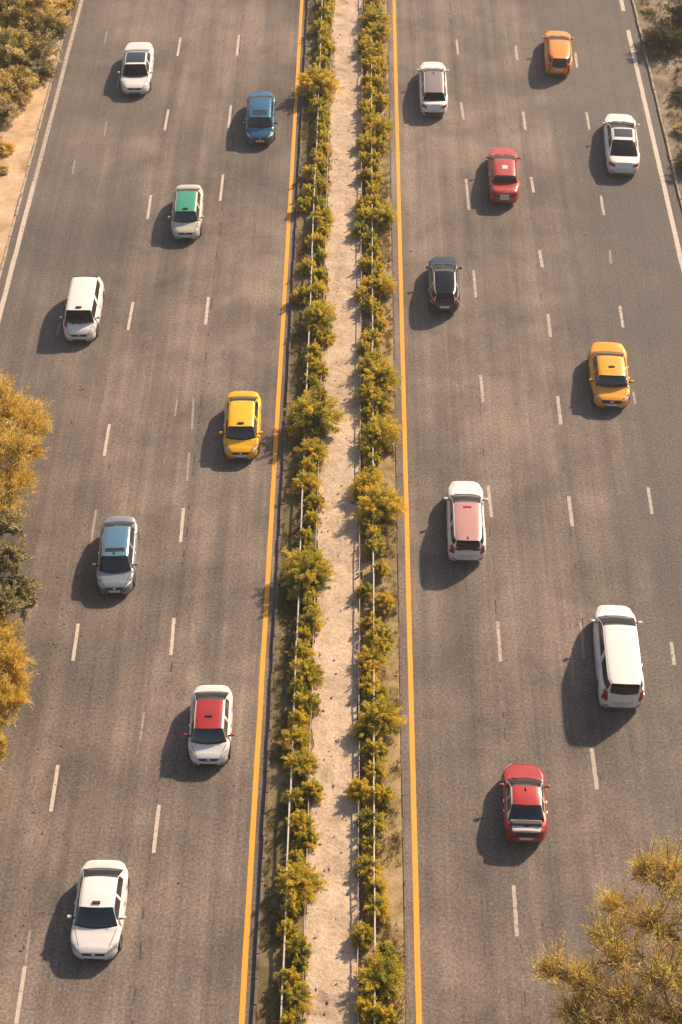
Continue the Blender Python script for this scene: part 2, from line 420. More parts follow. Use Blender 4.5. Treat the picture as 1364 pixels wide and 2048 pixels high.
# verges
vl = link('left_verge', None); tag(vl, kind='structure')
vr = link('right_verge', None); tag(vr, kind='structure')
kerb(XL-0.14, XL, 0.07, M['kerb'], 5, vl)
kerb(XR, XR+0.13, 0.11, M['kerb'], 6, vr)
sheet('verge_soil', -23.6, XL-0.14, 14, 125, 0.06, M['verge_sand'], 14, 200, 0.05, 0.0, 13, vl)
sheet('verge_soil', -60, -23.3, 14, 125, 0.05, M['ground'], 30, 100, 0.14, 0.5, 14, vl)
sheet('verge_soil', XR+0.13, 21.2, 14, 125, 0.07, M['verge_dark'], 12, 200, 0.05, 0.0, 15, vr)
sheet('verge_soil', 21.0, 60, 14, 125, 0.06, M['verge_dark'], 30, 100, 0.16, 0.5, 16, vr)

# grass and dry stalks, nobody could count them
def grass(name, n, x0, x1, y0, y1, z, hmin, hmax, mat, seed, dens=None, w=0.02):
    rnd = random.Random(seed); vs, fs, tint = [], [], []
    k = 0
    while k < n:
        x = rnd.uniform(x0, x1); y = rnd.uniform(y0, y1)
        d = noise.noise(Vector((x*0.9+seed, y*0.5, 0)))*0.8 + noise.noise(Vector((x*2.5, y*2.2, seed)))*0.5
        if d < rnd.uniform(-0.15, 0.25): continue
        if dens and rnd.random() > dens(x, y): continue
        for q in range(5):
            k += 1
            px, py = x+rnd.gauss(0, 0.05), y+rnd.gauss(0, 0.05)
            h = rnd.uniform(hmin, hmax); a = rnd.uniform(0, 6.283); l = rnd.uniform(0.2, 1.0)*h
            ca, sa = math.cos(a), math.sin(a); t = min(1, max(0, 0.5+0.5*d+rnd.uniform(-0.35, 0.35)))
            b = len(vs)
            vs += [(px-sa*w/2, py+ca*w/2, z-0.03), (px+sa*w/2, py-ca*w/2, z-0.03),
                   (px+ca*l*0.45+sa*w*0.45, py+sa*l*0.45-ca*w*0.45, z+h*0.65), (px+ca*l, py+sa*l, z+h)]
            fs += [(b, b+1, b+2, b+3)]; tint += [t]*4
    me = mesh(name, vs, fs, mat)
    at = me.attributes.new('tint', 'FLOAT', 'POINT'); at.data.foreach_set('value', tint)
    return link(name, me)
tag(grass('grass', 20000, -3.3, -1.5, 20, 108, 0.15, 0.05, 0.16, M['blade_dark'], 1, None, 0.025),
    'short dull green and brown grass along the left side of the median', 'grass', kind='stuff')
tag(grass('grass', 24000, 0.25, 1.97, 20, 108, 0.09, 0.05, 0.16, M['blade'], 2, None, 0.025),
    'dry yellowish grass along the right side of the median', 'grass', kind='stuff')
tag(grass('dry_grass', 14000, -26, -20.2, 66, 108, 0.08, 0.08, 0.35, M['blade'], 3, lambda x, y: min(1, max(0.03, (-20.9-x)*0.5)), 0.03),
    'dry straw coloured grass on the sandy left verge', 'grass', kind='stuff')
tag(grass('dry_grass', 9000, 19.3, 26, 66, 108, 0.1, 0.08, 0.3, M['blade_dark'], 4, None, 0.03),
    'dull brown grass on the earth of the right verge', 'grass', kind='stuff')

# small debris: leaves, twigs and stones on path and road
def debris(name, n, boxes, seed, mat, label):
    rnd = random.Random(seed); b = MB()
    for _ in range(n):
        x0, x1, y0, y1, z = rnd.choice(boxes)
        x, y, s = rnd.uniform(x0, x1), rnd.uniform(y0, y1), rnd.uniform(0.015, 0.045)
        a = rnd.uniform(0, 6.28); e = rnd.uniform(0.6, 2.2)
        pts = []
        for q in range(4):
            an = a+q*math.pi/2+rnd.uniform(-0.3, 0.3); rr = s*(e if q % 2 else 1)
            pts.append((x+math.cos(an)*rr, y+math.sin(an)*rr, z+rnd.uniform(0.005, 0.03)))
        top = len(b.v); b.v += pts + [(x, y, z+s*0.6)] + [(p[0], p[1], z-0.03) for p in pts]
        for q in range(4):
            n2 = (q+1) % 4
            b.f += [(top+q, top+n2, top+4), (top+5+q, top+5+n2, top+n2, top+q)]
    o = link(name, b.mesh(name, mat)); tag(o, label, 'litter', kind='stuff'); return o
debris('leaf_litter', 230, [(-1.5, 0.2, 24, 100, 0.17)]*4 + [(0.2, 1.9, 24, 100, 0.09)], 4, M['bark_dark'], 'brown leaves and twigs scattered over the sandy median path')
debris('road_grit', 260, [(-17, -4.2, 25, 100, 0.0), (3, 17, 25, 100, 0.0), (-17, -12, 40, 60, 0.0), (-13.5, -10, 28, 45, 0.0)], 8, M['bark_dark'], 'dark crumbs of leaves and grit lying on the asphalt')

# rails of the median fences
def fence(x, z, w, h, mat, label, seed, y0=19.0, n=24, step=3.9, vis=True):
    root = link('guard_rail', None, None, (x, y0, 0.1)); tag(root, label, 'guard rail', 'guard rails along the median')
    rnd = random.Random(seed)
    b = MB(); b.bbox(-w/2, w/2, 0.0, step-0.02, z-h, z, 0.008); rm = b.mesh('rail', mat)
    b = MB(); b.bbox(-0.035, 0.035, -0.035, 0.035, -0.15, z-h*0.5, 0.005); pm = b.mesh('post', M['post'])
    for k in range(n):
        r = link('rail', rm, root, (rnd.uniform(-0.018, 0.018), k*step, rnd.uniform(-0.015, 0.015)))
        r.rotation_euler = (0, 0, rnd.uniform(-0.004, 0.004))
        link('post', pm, root, (0.04 if w < 0.07 else 0.06, k*step+0.3, 0))
    return root
fence(-2.40, 0.58, 0.060, 0.10, M['steel'], 'bright weathered rail on the left edge of the left shrub row', 1)
fence(-1.69, 0.36, 0.038, 0.05, M['steel_grey'], 'thin grey rail between the left shrub row and the sandy path', 2)
fence(0.30, 0.36, 0.035, 0.05, M['steel_grey'], 'thin grey rail between the sandy path and the right shrub row', 3)
fence(0.90, 0.58, 0.060, 0.10, M['steel'], 'bright weathered rail through the middle of the right shrub row', 4)

# ---------------------------------------------------------------- plants
def blades(vs, fs, tint, p, d, L, w, t, up=None, droop=0.25):
    d = d.normalized(); s = d.cross(Vector((0,0,1)))
    if s.length < 0.05: s = Vector((1,0,0))
    s.normalize()
    a = random.uniform(0, 3.14); n = d.cross(s); s = s*math.cos(a)+n*math.sin(a)
    b = len(vs); m = p+d*L*0.5+s*w*0.5; m2 = p+d*L*0.5-s*w*0.5; e = p+d*L+Vector((0,0,-droop*L))
    vs += [tuple(p), tuple(m), tuple(e), tuple(m2)]; fs.append((b, b+1, b+2, b+3)); tint += [t]*4

def shrub_meshes(seed, stems=46, leaves=44, spread=1.0, height=1.2, leaf=0.115, lw=0.045, open_=0.25, leafm='leaf', barkm='bark', curl=0.25):
    """unit shrub of radius about 1: stems arching out of one root, feathery leaves on them"""
    random.seed(seed); rnd = random
    vs, fs, tint = [], [], []; br = MB()
    for s in range(stems):
        az = rnd.uniform(0, 6.283); el = math.acos(rnd.uniform(0.0, 1.0)**0.9)     # angle from vertical
        L = rnd.uniform(0.72, 1.08)
        clump = noise.noise(Vector((math.cos(az)*1.3+seed*3.1, math.sin(az)*1.3, el*1.6)))
        L *= 1+0.35*clump
        tip = Vector((math.sin(el)*math.cos(az)*spread*L, math.sin(el)*math.sin(az)*spread*L, (0.16+0.84*math.cos(el))*height*L))
        pts = []
        n = 6
        for k in range(n+1):
            t = k/n
            p = Vector((tip.x*t**1.15, tip.y*t**1.15, tip.z*(1-(1-t)**1.5)))
            p += Vector((rnd.gauss(0, .02), rnd.gauss(0, .02), rnd.gauss(0, .02)))*t
            pts.append(p)
        br.tube(pts, [0.016*(1-0.75*k/n) for k in range(n+1)], 3)
        base_t = 0.5+0.75*clump+rnd.uniform(-0.2, 0.2)
        for q in range(leaves):
            t = open_+(1-open_)*rnd.random()**0.75
            f = t*n; i = min(n-1, int(f)); p = pts[i].lerp(pts[i+1], f-i)
            ax = (pts[i+1]-pts[i]).normalized()
            off = Vector((rnd.gauss(0, 1), rnd.gauss(0, 1), rnd.gauss(0.15, 1))).normalized()
            d = (ax*0.9+off*0.85)
            sz = leaf*rnd.uniform(0.7, 1.35)
            blades(vs, fs, tint, p+off*rnd.uniform(0, 0.055), d, sz, lw*rnd.uniform(0.8, 1.3), min(1, max(0, base_t+rnd.uniform(-0.22, 0.22)+0.18*(t-0.6))), droop=curl*rnd.random())
    me = mesh('foliage', vs, fs, M[leafm])
    at = me.attributes.new('tint', 'FLOAT', 'POINT'); at.data.foreach_set('value', tint)
    return me, br.mesh('stems', M[barkm])

def shrub(kind, x, y, z, r, hscale, rot, label, cat='shrub', group=None, name='shrub'):
    root = link(name, None, None, (x, y, z)); root.rotation_euler = (0, 0, rot)
    tag(root, label, cat, group)
    f = link('foliage', kind[0], root); s = link('stems', kind[1], root)
    for o in (f, s): o.scale = (r, r, r*hscale)
    return root

TIGHT = [shrub_meshes(10+k, 80, 84, 1.0, 1.1, 0.14, 0.058, 0.15) for k in range(5)]
OPEN = [shrub_meshes(30+k, 150, 90, 1.0, 1.3, 0.10, 0.036, 0.15) for k in range(5)]
LROW = [(-2.06, 98.56, 0.48), (-2.2, 96.85, 0.47), (-2.5, 94.98, 0.6), (-2.19, 93.04, 0.36), (-2.3, 91.76, 0.36), (-2.21, 90.57, 0.42), (-2.43, 87.48, 0.98), (-2.29, 85.2, 0.65), (-2.01, 83.55, 0.4), (-2.1, 81.67, 0.42), (-2.04, 80.42, 0.42), (-2.1, 78.99, 0.44), (-2.61, 78.05, 0.44), (-2.12, 76.82, 0.41), (-2.68, 76.21, 0.41), (-2.28, 75.07, 0.43), (-2.99, 74.91, 0.49), (-1.9, 73.46, 0.57), (-2.17, 71.32, 0.5), (-1.95, 70.08, 0.33), (-2.67, 69.03, 0.41), (-2.13, 67.13, 0.38), (-2.87, 66.52, 0.48), (-2.39, 66.61, 0.35), (-1.91, 64.49, 0.79), (-1.54, 63.01, 0.42), (-2.08, 61.8, 0.39), (-1.87, 60.39, 0.48), (-1.84, 58.67, 0.45), (-1.99, 56.52, 1.08), (-1.98, 54.39, 0.72), (-2.22, 52.23, 0.57), (-1.76, 51.11, 0.47), (-2.19, 48.73, 0.37), (-2.02, 46.47, 0.99), (-2.21, 45.22, 0.49), (-1.82, 43.78, 0.57), (-2.25, 42.16, 0.47), (-1.91, 40.94, 0.7), (-1.91, 39.29, 0.52), (-2.27, 37.53, 0.57), (-1.99, 36.28, 0.6), (-1.56, 35.09, 0.48), (-2.18, 34.69, 0.4), (-1.91, 33.65, 0.47), (-1.74, 32.93, 0.47), (-1.91, 30.89, 0.83), (-2.18, 29.83, 0.34), (-1.87, 28.26, 0.46), (-1.81, 27.6, 0.29), (-1.88, 26.33, 0.57), (-2.03, 25.38, 0.46), (-2.18, 26.96, 0.36), (-2.25, 29.04, 0.36), (-2.1, 31.91, 0.36), (-2.22, 38.41, 0.36), (-2.27, 40.11, 0.36), (-2.1, 42.97, 0.36), (-1.84, 44.5, 0.36), (-1.9, 47.6, 0.36), (-1.92, 49.92, 0.36), (-2.19, 53.31, 0.36), (-2.03, 55.46, 0.36), (-2.16, 57.6, 0.36), (-2.21, 59.53, 0.36), (-2.25, 61.1, 0.36), (-2.19, 63.75, 0.36), (-1.84, 65.5, 0.36), (-1.89, 68.08, 0.36), (-1.9, 72.39, 0.36), (-1.9, 74.18, 0.36), (-2.2, 79.7, 0.36), (-2.15, 82.61, 0.36), (-1.99, 84.38, 0.36), (-1.93, 86.34, 0.36), (-1.87, 89.02, 0.36), (-1.86, 92.4, 0.36), (-2.26, 94.01, 0.36), (-2.0, 95.92, 0.36), (-1.96, 97.7, 0.36)]
RROW = [(1.0, 98.39, 0.51), (1.16, 95.89, 0.8), (0.66, 94.1, 0.53), (1.35, 94.24, 0.66), (0.53, 92.43, 0.49), (1.15, 91.99, 0.59), (0.75, 90.55, 0.52), (1.37, 90.55, 0.48), (0.66, 88.29, 0.48), (1.2, 88.11, 0.41), (0.81, 86.8, 0.41), (1.44, 85.93, 0.5), (0.59, 85.35, 0.5), (0.9, 83.47, 0.55), (1.48, 82.7, 0.67), (0.6, 81.16, 0.54), (1.35, 80.84, 0.48), (0.51, 79.65, 0.42), (1.1, 79.66, 0.36), (0.57, 77.88, 0.53), (1.18, 77.47, 0.38), (0.94, 76.05, 0.35), (0.48, 74.95, 0.46), (1.09, 75.06, 0.43), (1.48, 73.5, 0.68), (0.45, 73.87, 0.43), (0.29, 72.43, 0.45), (0.85, 71.59, 0.39), (0.65, 69.29, 0.44), (1.2, 68.94, 0.36), (0.84, 67.43, 0.49), (1.49, 67.3, 0.65), (0.46, 66.64, 0.38), (0.73, 65.7, 0.48), (1.1, 65.28, 0.32), (0.94, 62.88, 0.49), (0.47, 62.07, 0.34), (0.88, 60.69, 0.72), (1.33, 59.54, 0.81), (0.78, 58.58, 0.6), (1.22, 57.84, 0.6), (0.68, 57.28, 0.37), (1.26, 55.59, 0.81), (0.77, 54.77, 0.48), (0.94, 53.9, 0.38), (0.67, 52.03, 0.61), (0.25, 51.53, 0.33), (1.28, 50.62, 0.93), (0.81, 49.59, 0.51), (0.99, 48.18, 0.46), (0.49, 45.6, 0.44), (1.33, 44.88, 0.48), (0.76, 43.73, 0.39), (1.27, 42.98, 0.48), (0.86, 41.7, 0.55), (0.71, 40.36, 0.46), (1.11, 39.66, 0.46), (1.2, 38.63, 0.83), (0.59, 37.94, 0.53), (0.95, 37.0, 0.53), (0.31, 35.07, 0.44), (1.22, 34.84, 0.4), (0.78, 33.68, 0.51), (0.66, 31.61, 0.48), (0.98, 29.93, 0.45), (0.52, 28.77, 0.44), (1.25, 28.03, 0.37), (1.1, 27.04, 0.79), (0.7, 25.98, 0.5), (1.26, 25.52, 0.43), (0.95, 30.77, 0.36), (0.72, 32.64, 0.36), (0.93, 36.03, 0.36), (0.66, 41.03, 0.36), (1.25, 42.34, 0.36), (1.21, 46.89, 0.36), (0.98, 48.89, 0.36), (0.81, 52.96, 0.36), (1.24, 56.44, 0.36), (1.0, 61.38, 0.36), (1.22, 64.08, 0.36), (1.19, 68.18, 0.36), (0.96, 70.44, 0.36), (0.89, 76.76, 0.36), (1.02, 78.76, 0.36), (0.9, 81.93, 0.36), (0.71, 84.41, 0.36), (0.81, 87.46, 0.36), (1.17, 89.42, 0.36), (0.63, 91.27, 0.36), (0.63, 93.26, 0.36), (1.04, 95.06, 0.36), (0.8, 97.14, 0.36)]
CARN = {'left': [(89.5, 'white glass-roofed car'), (83.8, 'blue hatchback'), (73.8, 'green-roofed taxi'), (64.8, 'white people carrier'), (56.0, 'yellow taxi'), (47.4, 'silver blue-roofed car'), (38.0, 'red-roofed taxi'), (29.5, 'white saloon')], 'right': [(87.4, 'mauve-roofed car'), (91.9, 'orange car'), (77.9, 'coral red saloon'), (81.3, 'white sunroof car'), (67.5, 'black hatchback'), (60.0, 'amber taxi'), (49.8, 'pink-roofed off-roader'), (41.9, 'white van'), (34.4, 'red hatchback')]}
ORD = 'zeroth first second third fourth fifth sixth seventh eighth ninth tenth eleventh twelfth thirteenth fourteenth fifteenth sixteenth seventeenth eighteenth nineteenth'.split()
TENS = {20: 'twent', 30: 'thirt', 40: 'fort', 50: 'fift', 60: 'sixt', 70: 'sevent', 80: 'eight', 90: 'ninet'}
def ordinal(n):
    if n < 20: return ORD[n]
    t, u = n//10*10, n % 10
    return TENS[t]+('y-'+ORD[u] if u else 'ieth')
def row(rows, side, seed, tintname):
    rnd = random.Random(seed)
    order = sorted(range(len(rows)), key=lambda i: rows[i][1])
    for rank, i in enumerate(order):
        x, y, r = rows[i]
        big = r > 0.7
        kind = (OPEN if r > 0.54 else TIGHT)[rnd.randrange(5)]
        size = 'large spreading' if big else ('medium feathery' if r > 0.5 else 'small tufted')
        near = min(CARN[side], key=lambda c: abs(c[0]-y))[1]
        lab = '%s shrub beside the %s, %s from the bottom of the %s median row' % (size, near, ordinal(rank+1), side)
        words = lab.split()
        if len(words) > 16: lab = '%s shrub by the %s, %s from bottom, %s median row' % (size.split()[0], near, ordinal(rank+1), side)
        shrub(kind, x, y-0.15, 0.12, r*rnd.uniform(1.10, 1.36), max(rnd.uniform(0.85, 1.1), 0.80/(r*1.35)), rnd.uniform(0, 6.28), lab, 'shrub', 'shrubs of the %s median row' % side, 'median_shrub')
row(LROW, 'left', 5, None)
row(RROW, 'right', 6, None)

# ---- verge shrubs and overhanging trees
VS_A = [shrub_meshes(60+k, 170, 80, 1.0, 1.1, 0.11, 0.036, 0.2, 'leaf_olive') for k in range(3)]
VS_G = [shrub_meshes(70+k, 170, 80, 1.0, 1.1, 0.11, 0.036, 0.2, 'leaf_gold') for k in range(2)]
VS_D = [shrub_meshes(80+k, 110, 70, 1.0, 0.9, 0.12, 0.030, 0.2, 'leaf_shaded') for k in range(2)]
VS_W = [shrub_meshes(90+k, 100, 60, 1.0, 1.1, 0.10, 0.040, 0.2, 'leaf_grey') for k in range(2)]
VERGE = [
    ('A', 0, -23.12, 95.21, 2.11, 1.15, 'big olive gold bush in the top left corner of the picture'),
    ('G', 1, -21.73, 96.56, 1.89, 1.15, 'golden bush at the top edge on the left verge'),
    ('G', 0, -20.25, 97.93, 1.49, 0.9199999999999999, 'low golden bush next to the left kerb at the top edge'),
    ('A', 1, -20.46, 94.67, 1.46, 1.035, 'pale olive bush between the golden bush and the left kerb'),
    ('W', 0, -20.58, 91.01, 1.66, 1.035, 'grey green bush overhanging the left kerb sand'),
    ('A', 0, -22.22, 90.52, 1.97, 1.15, 'straw olive bush at the left picture edge below the topmost one'),
    ('W', 1, -20.18, 89.06, 1.17, 0.9199999999999999, 'small dark green bush nearest the sandy strip on the left'),
    ('A', 0, -21.44, 86.98, 1.61, 1.035, 'pale feathery bush above the bare sand on the left verge'),
    ('W', 0, -21.61, 84.08, 1.13, 1.035, 'dark green bush at the left picture edge above the sand'),
    ('A', 1, -22.84, 85.59, 1.9, 1.15, 'straw bush half outside the left picture edge'),
    ('G', 1, -21.2, 80.64, 0.74, 0.575, 'small yellow tuft bush on the sand at the left picture edge'),
    ('A', 1, -21.03, 78.39, 0.51, 0.45999999999999996, 'tiny olive tuft on the sand below the yellow tuft'),
    ('W', 1, -25.61, 94.19, 2.42, 1.15, 'grey green bush just outside the top left corner'),
    ('A', 2, -23.1, 80.01, 1.83, 1.15, 'olive bush outside the picture to the left of the sand'),
    ('D', 0, 20.31, 93.3, 1.8, 0.9, 'dark bristly bush in the top right corner beyond the kerb'),
    ('D', 1, 22.35, 96.19, 2.0, 1.0, 'dark bush at the right picture edge in the top corner'),
    ('D', 1, 20.66, 87.08, 1.07, 0.6, 'low dark bush at the right picture edge below the bristly one'),
    ('A', 1, 20.09, 83.08, 0.79, 0.6, 'low dull olive bush on the right verge near the sunroof car'),
    ('D', 0, 20.34, 79.16, 1.48, 0.8, 'dark bush outside the picture right of the verge'),
    ('A', 0, 19.65, 98.01, 0.54, 0.4, 'small pale tuft beside the right kerb at the top edge'),
]
for kindn, idx, x, y, r, hs, lab in VERGE:
    K = {'A': VS_A, 'G': VS_G, 'D': VS_D, 'W': VS_W}[kindn]
    shrub(K[idx % len(K)], x, y, 0.05, r, hs, idx*1.3+x, lab, 'bush', 'bushes on the verges', 'verge_bush')

def overhang_tree(base, lobes, seed, label, leafm, barkm, twigs, leaf, lw, trunk_r=0.22, hang=0.0, sprays=9, name='tree', upcurl=0.4, thick=0.022):
    """trunk at base, limbs running out to each lobe (centre, radius); twigs and blades fill the lobe"""
    rnd = random.Random(seed); random.seed(seed)
    root = link(name, None, None, base); tag(root, label, 'tree')
    B = Vector(base)
    tr = MB(); fork = Vector((rnd.uniform(-.2, .2), rnd.uniform(-.2, .2), 1.6))
    tr.tube([(0,0,-0.3), (0.03,0.02,0.5), tuple(fork*0.7), tuple(fork)], [trunk_r*1.35, trunk_r, trunk_r*0.9, trunk_r*0.8], 10)
    link('trunk', tr.mesh('trunk', M['bark_dark'], True, 60), root)
    vs, fs, tint = [], [], []; tw = MB()
    for (cx, cy, cz, rr) in lobes:
        c = Vector((cx, cy, cz)) - B
        lb = MB(); n = 8; pts = []
        for k in range(n+1):
            t = k/n; p = fork.lerp(c, t); p.z += math.sin(t*math.pi)*c.length*0.10
            p += Vector((rnd.gauss(0, .06), rnd.gauss(0, .06), rnd.gauss(0, .06)))*(1 if 0 < k < n else 0)
            pts.append(p)
        lb.tube(pts, [trunk_r*0.42*(1-0.8*k/n)+0.012 for k in range(n+1)], 6)
        link('limb', lb.mesh('limb', M[barkm], True, 60), root)
        axis = (c-fork).normalized()
        for s in range(twigs):
            start = pts[n//2].lerp(c, rnd.random()) if rnd.random() < 0.55 else c
            d = Vector((rnd.gauss(0, 1), rnd.gauss(0, 1), rnd.gauss(0.25, 0.8))).normalized()
            d = (d+axis*0.35).normalized()
            cl = noise.noise(Vector((d.x*1.7+seed, d.y*1.7, d.z*1.7+cx)))
            L = rr*rnd.uniform(0.6, 1.05)*(1+0.55*cl)
            m = 5; tp = []
            bend = Vector((rnd.gauss(0, .2), rnd.gauss(0, .2), upcurl*rnd.random()-hang))
            for k in range(m+1):
                t = k/m; tp.append(start+d*L*t+bend*L*t*t)
            tw.tube(tp, [thick*(1-0.8*k/m)*(rr/1.5)**0.3 for k in range(m+1)], 3)
            bt = 0.5+0.7*cl+rnd.uniform(-0.15, 0.15)
            for q in range(sprays*8):
                t = 0.2+0.8*rnd.random()**0.8
                f = t*m; i = min(m-1, int(f)); p = tp[i].lerp(tp[i+1], f-i); ax = (tp[i+1]-tp[i]).normalized()
                off = Vector((rnd.gauss(0, 1), rnd.gauss(0, 1), rnd.gauss(0.3, 1))).normalized()
                blades(vs, fs, tint, p+off*rnd.uniform(0, leaf*0.6), ax*0.8+off*0.8, leaf*rnd.uniform(0.6, 1.4), lw*rnd.uniform(0.8, 1.3),
                       min(1, max(0, bt+rnd.uniform(-0.25, 0.25))), droop=-0.2+0.4*rnd.random())
    me = mesh('crown', vs, fs, M[leafm])
    at = me.attributes.new('tint', 'FLOAT', 'POINT'); at.data.foreach_set('value', tint)
    link('crown', me, root)
    link('twigs', tw.mesh('twigs', M[barkm]), root)
    return root
overhang_tree((-20.6, 53.5, 0.0), [(-16.0, 52.91, 3.8, 1.43), (-14.79, 53.15, 2.8, 0.79), (-15.03, 49.63, 3.0, 0.9), (-16.66, 54.11, 3.8, 1.17), (-15.51, 47.75, 3.0, 1.0), (-15.26, 53.57, 3.2, 0.98), (-15.29, 50.58, 3.8, 1.17), (-15.47, 48.84, 3.0, 1.07), (-16.78, 51.39, 3.8, 1.59), (-14.8, 51.42, 3.0, 0.69), (-19.7, 54.1, 4.7, 1.7), (-21.7, 52.7, 4.3, 1.8), (-18.0, 52.6, 4.6, 1.5), (-21.0, 55.1, 4.0, 1.5)], 3, 'golden feathery tree reaching in over the left road edge, above the grey green one', 'leaf_gold', 'bark', 110, 0.17, 0.026, 0.22, 0.0, 6, 'tree', 0.6, 0.026)
overhang_tree((-20.4, 43.5, 0.0), [(-15.79, 48.05, 3.0, 1.0), (-15.03, 46.54, 3.0, 0.79), (-13.78, 42.42, 2.8, 0.55), (-14.43, 44.05, 3.8, 0.8), (-14.0, 42.9, 3.2, 0.71), (-14.22, 41.42, 3.8, 0.82), (-15.38, 43.19, 3.8, 1.26), (-19.5, 44.1, 4.7, 1.7), (-21.5, 42.7, 4.3, 1.8), (-17.8, 42.6, 4.6, 1.5), (-20.8, 45.1, 4.0, 1.5)], 5, 'grey green leafy tree overhanging the left road edge between two golden trees', 'leaf_grey', 'bark', 60, 0.17, 0.060)
overhang_tree((-20.2, 38.0, 0.0), [(-14.42, 40.29, 3.4, 0.92), (-13.59, 38.75, 3.4, 0.9), (-13.41, 37.01, 3.4, 0.71), (-14.29, 39.51, 3.4, 1.01), (-14.13, 39.26, 3.4, 0.93), (-13.5, 38.19, 3.0, 0.76), (-13.86, 37.56, 3.0, 0.6), (-14.84, 38.49, 3.4, 1.2), (-19.3, 38.6, 4.7, 1.7), (-21.3, 37.2, 4.3, 1.8), (-17.6, 37.1, 4.6, 1.5), (-20.6, 39.6, 4.0, 1.5)], 7, 'bright golden grassy tree at the left edge below the grey green one', 'leaf_gold', 'bark', 75, 0.20, 0.022)
overhang_tree((-19.9, 33.0, 0.0), [(-13.86, 36.19, 3.2, 0.55), (-13.55, 34.78, 3.2, 0.54), (-13.83, 35.36, 3.2, 0.5), (-13.75, 34.92, 3.0, 0.5), (-13.93, 34.08, 3.2, 0.65), (-19.0, 33.6, 4.7, 1.7), (-21.0, 32.2, 4.3, 1.8), (-17.3, 32.1, 4.6, 1.5), (-20.3, 34.6, 4.0, 1.5)], 9, 'small golden tree barely reaching in at the lower left edge', 'leaf_gold', 'bark', 45, 0.16, 0.024)
overhang_tree((19.6, 20.0, 0.0), [(6.87, 25.18, 4.2, 0.74), (7.41, 23.77, 4.2, 0.82), (9.12, 27.29, 4.8, 0.68), (10.18, 28.54, 5.0, 0.69), (8.69, 26.27, 4.6, 0.84), (7.77, 24.54, 4.6, 1.02), (9.0, 25.43, 4.8, 1.03), (10.28, 26.63, 5.0, 1.11), (11.09, 28.43, 5.2, 0.95), (9.02, 23.94, 4.6, 1.31), (10.35, 24.63, 5.0, 1.48), (7.69, 23.25, 4.2, 1.07), (11.75, 26.53, 5.2, 1.51), (9.16, 22.4, 4.6, 1.44), (11.16, 23.42, 5, 1.61), (18.7, 20.6, 4.7, 1.7), (20.7, 19.2, 4.3, 1.8), (17.0, 19.1, 4.6, 1.5), (20.0, 21.6, 4.0, 1.5)], 21, 'large golden and brown bare-twigged tree covering the bottom right corner', 'leaf_gold', 'bark', 100, 0.22, 0.020, 0.34, 0.0, 4, 'tree', 1.0, 0.044)


# ---------------------------------------------------------------- cars
def interp(tab, t):
    """smooth monotone interpolation through (t, value) rows sorted by falling t"""
    if t >= tab[0][0]: return tab[0][1]
    if t <= tab[-1][0]: return tab[-1][1]
    for a, b in zip(tab, tab[1:]):
        if b[0] <= t <= a[0]:
            s = (a[0]-t)/(a[0]-b[0])
            s = s*0.55+(s*s*(3-2*s))*0.45
            return a[1]+(b[1]-a[1])*s

# t = +1 front bumper, -1 rear bumper
TYPES = {
 'sedan': dict(L=4.5, W=1.80, H=1.42, y=(.36, .03, -.44, -.72), wf=.20, wr=-.60,
    top=[(1,.50),(.985,.60),(.95,.68),(.86,.755),(.6,.83),(.36,.90),(-.1,.93),(-.55,.96),(-.72,1.0),(-.9,1.0),(-.965,.93),(-.985,.74),(-1,.60)]),
 'hatch': dict(L=4.3, W=1.80, H=1.46, y=(.40, .08, -.56, -.90),
    top=[(1,.50),(.985,.60),(.95,.69),(.86,.78),(.6,.86),(.40,.93),(-.1,.95),(-.6,.97),(-.92,.96),(-.97,.86),(-.985,.72),(-1,.60)]),
 'fast': dict(L=4.4, W=1.82, H=1.40, y=(.38, .06, -.22, -.80),
    top=[(1,.50),(.985,.60),(.95,.69),(.86,.78),(.6,.85),(.38,.92),(-.1,.95),(-.6,.98),(-.80,1.0),(-.93,.96),(-.975,.80),(-1,.60)]),
 'suv': dict(L=4.6, W=1.82, H=1.60, y=(.44, .16, -.78, -.93),
    top=[(1,.55),(.985,.68),(.95,.80),(.86,.90),(.6,.98),(.44,1.03),(-.1,1.06),(-.6,1.12),(-.90,1.22),(-.975,1.20),(-.982,.86),(-.99,.76),(-1,.64)]),
 'mpv': dict(L=4.6, W=1.80, H=1.62, y=(.52, .22, -.76, -.92),
    top=[(1,.50),(.985,.62),(.95,.72),(.86,.84),(.7,.92),(.52,.99),(-.1,1.04),(-.6,1.10),(-.92,1.16),(-.975,1.14),(-.982,.86),(-.99,.74),(-1,.62)]),
 'van': dict(L=5.0, W=1.90, H=1.84, y=(.58, .34, -.93, -.975),
    top=[(1,.55),(.985,.70),(.95,.84),(.86,.95),(.7,1.05),(.58,1.12),(-.1,1.15),(-.6,1.20),(-.9,1.34),(-.975,1.28),(-.982,.86),(-.988,.74),(-1,.62)]),
}
PROF = [(.84,0),(.955,.06),(1,.28),(.992,.50),(.965,.72),(.925,.86),(.86,.94),(.74,.975),(.50,.99),(.25,1.0),(0,1.003)]

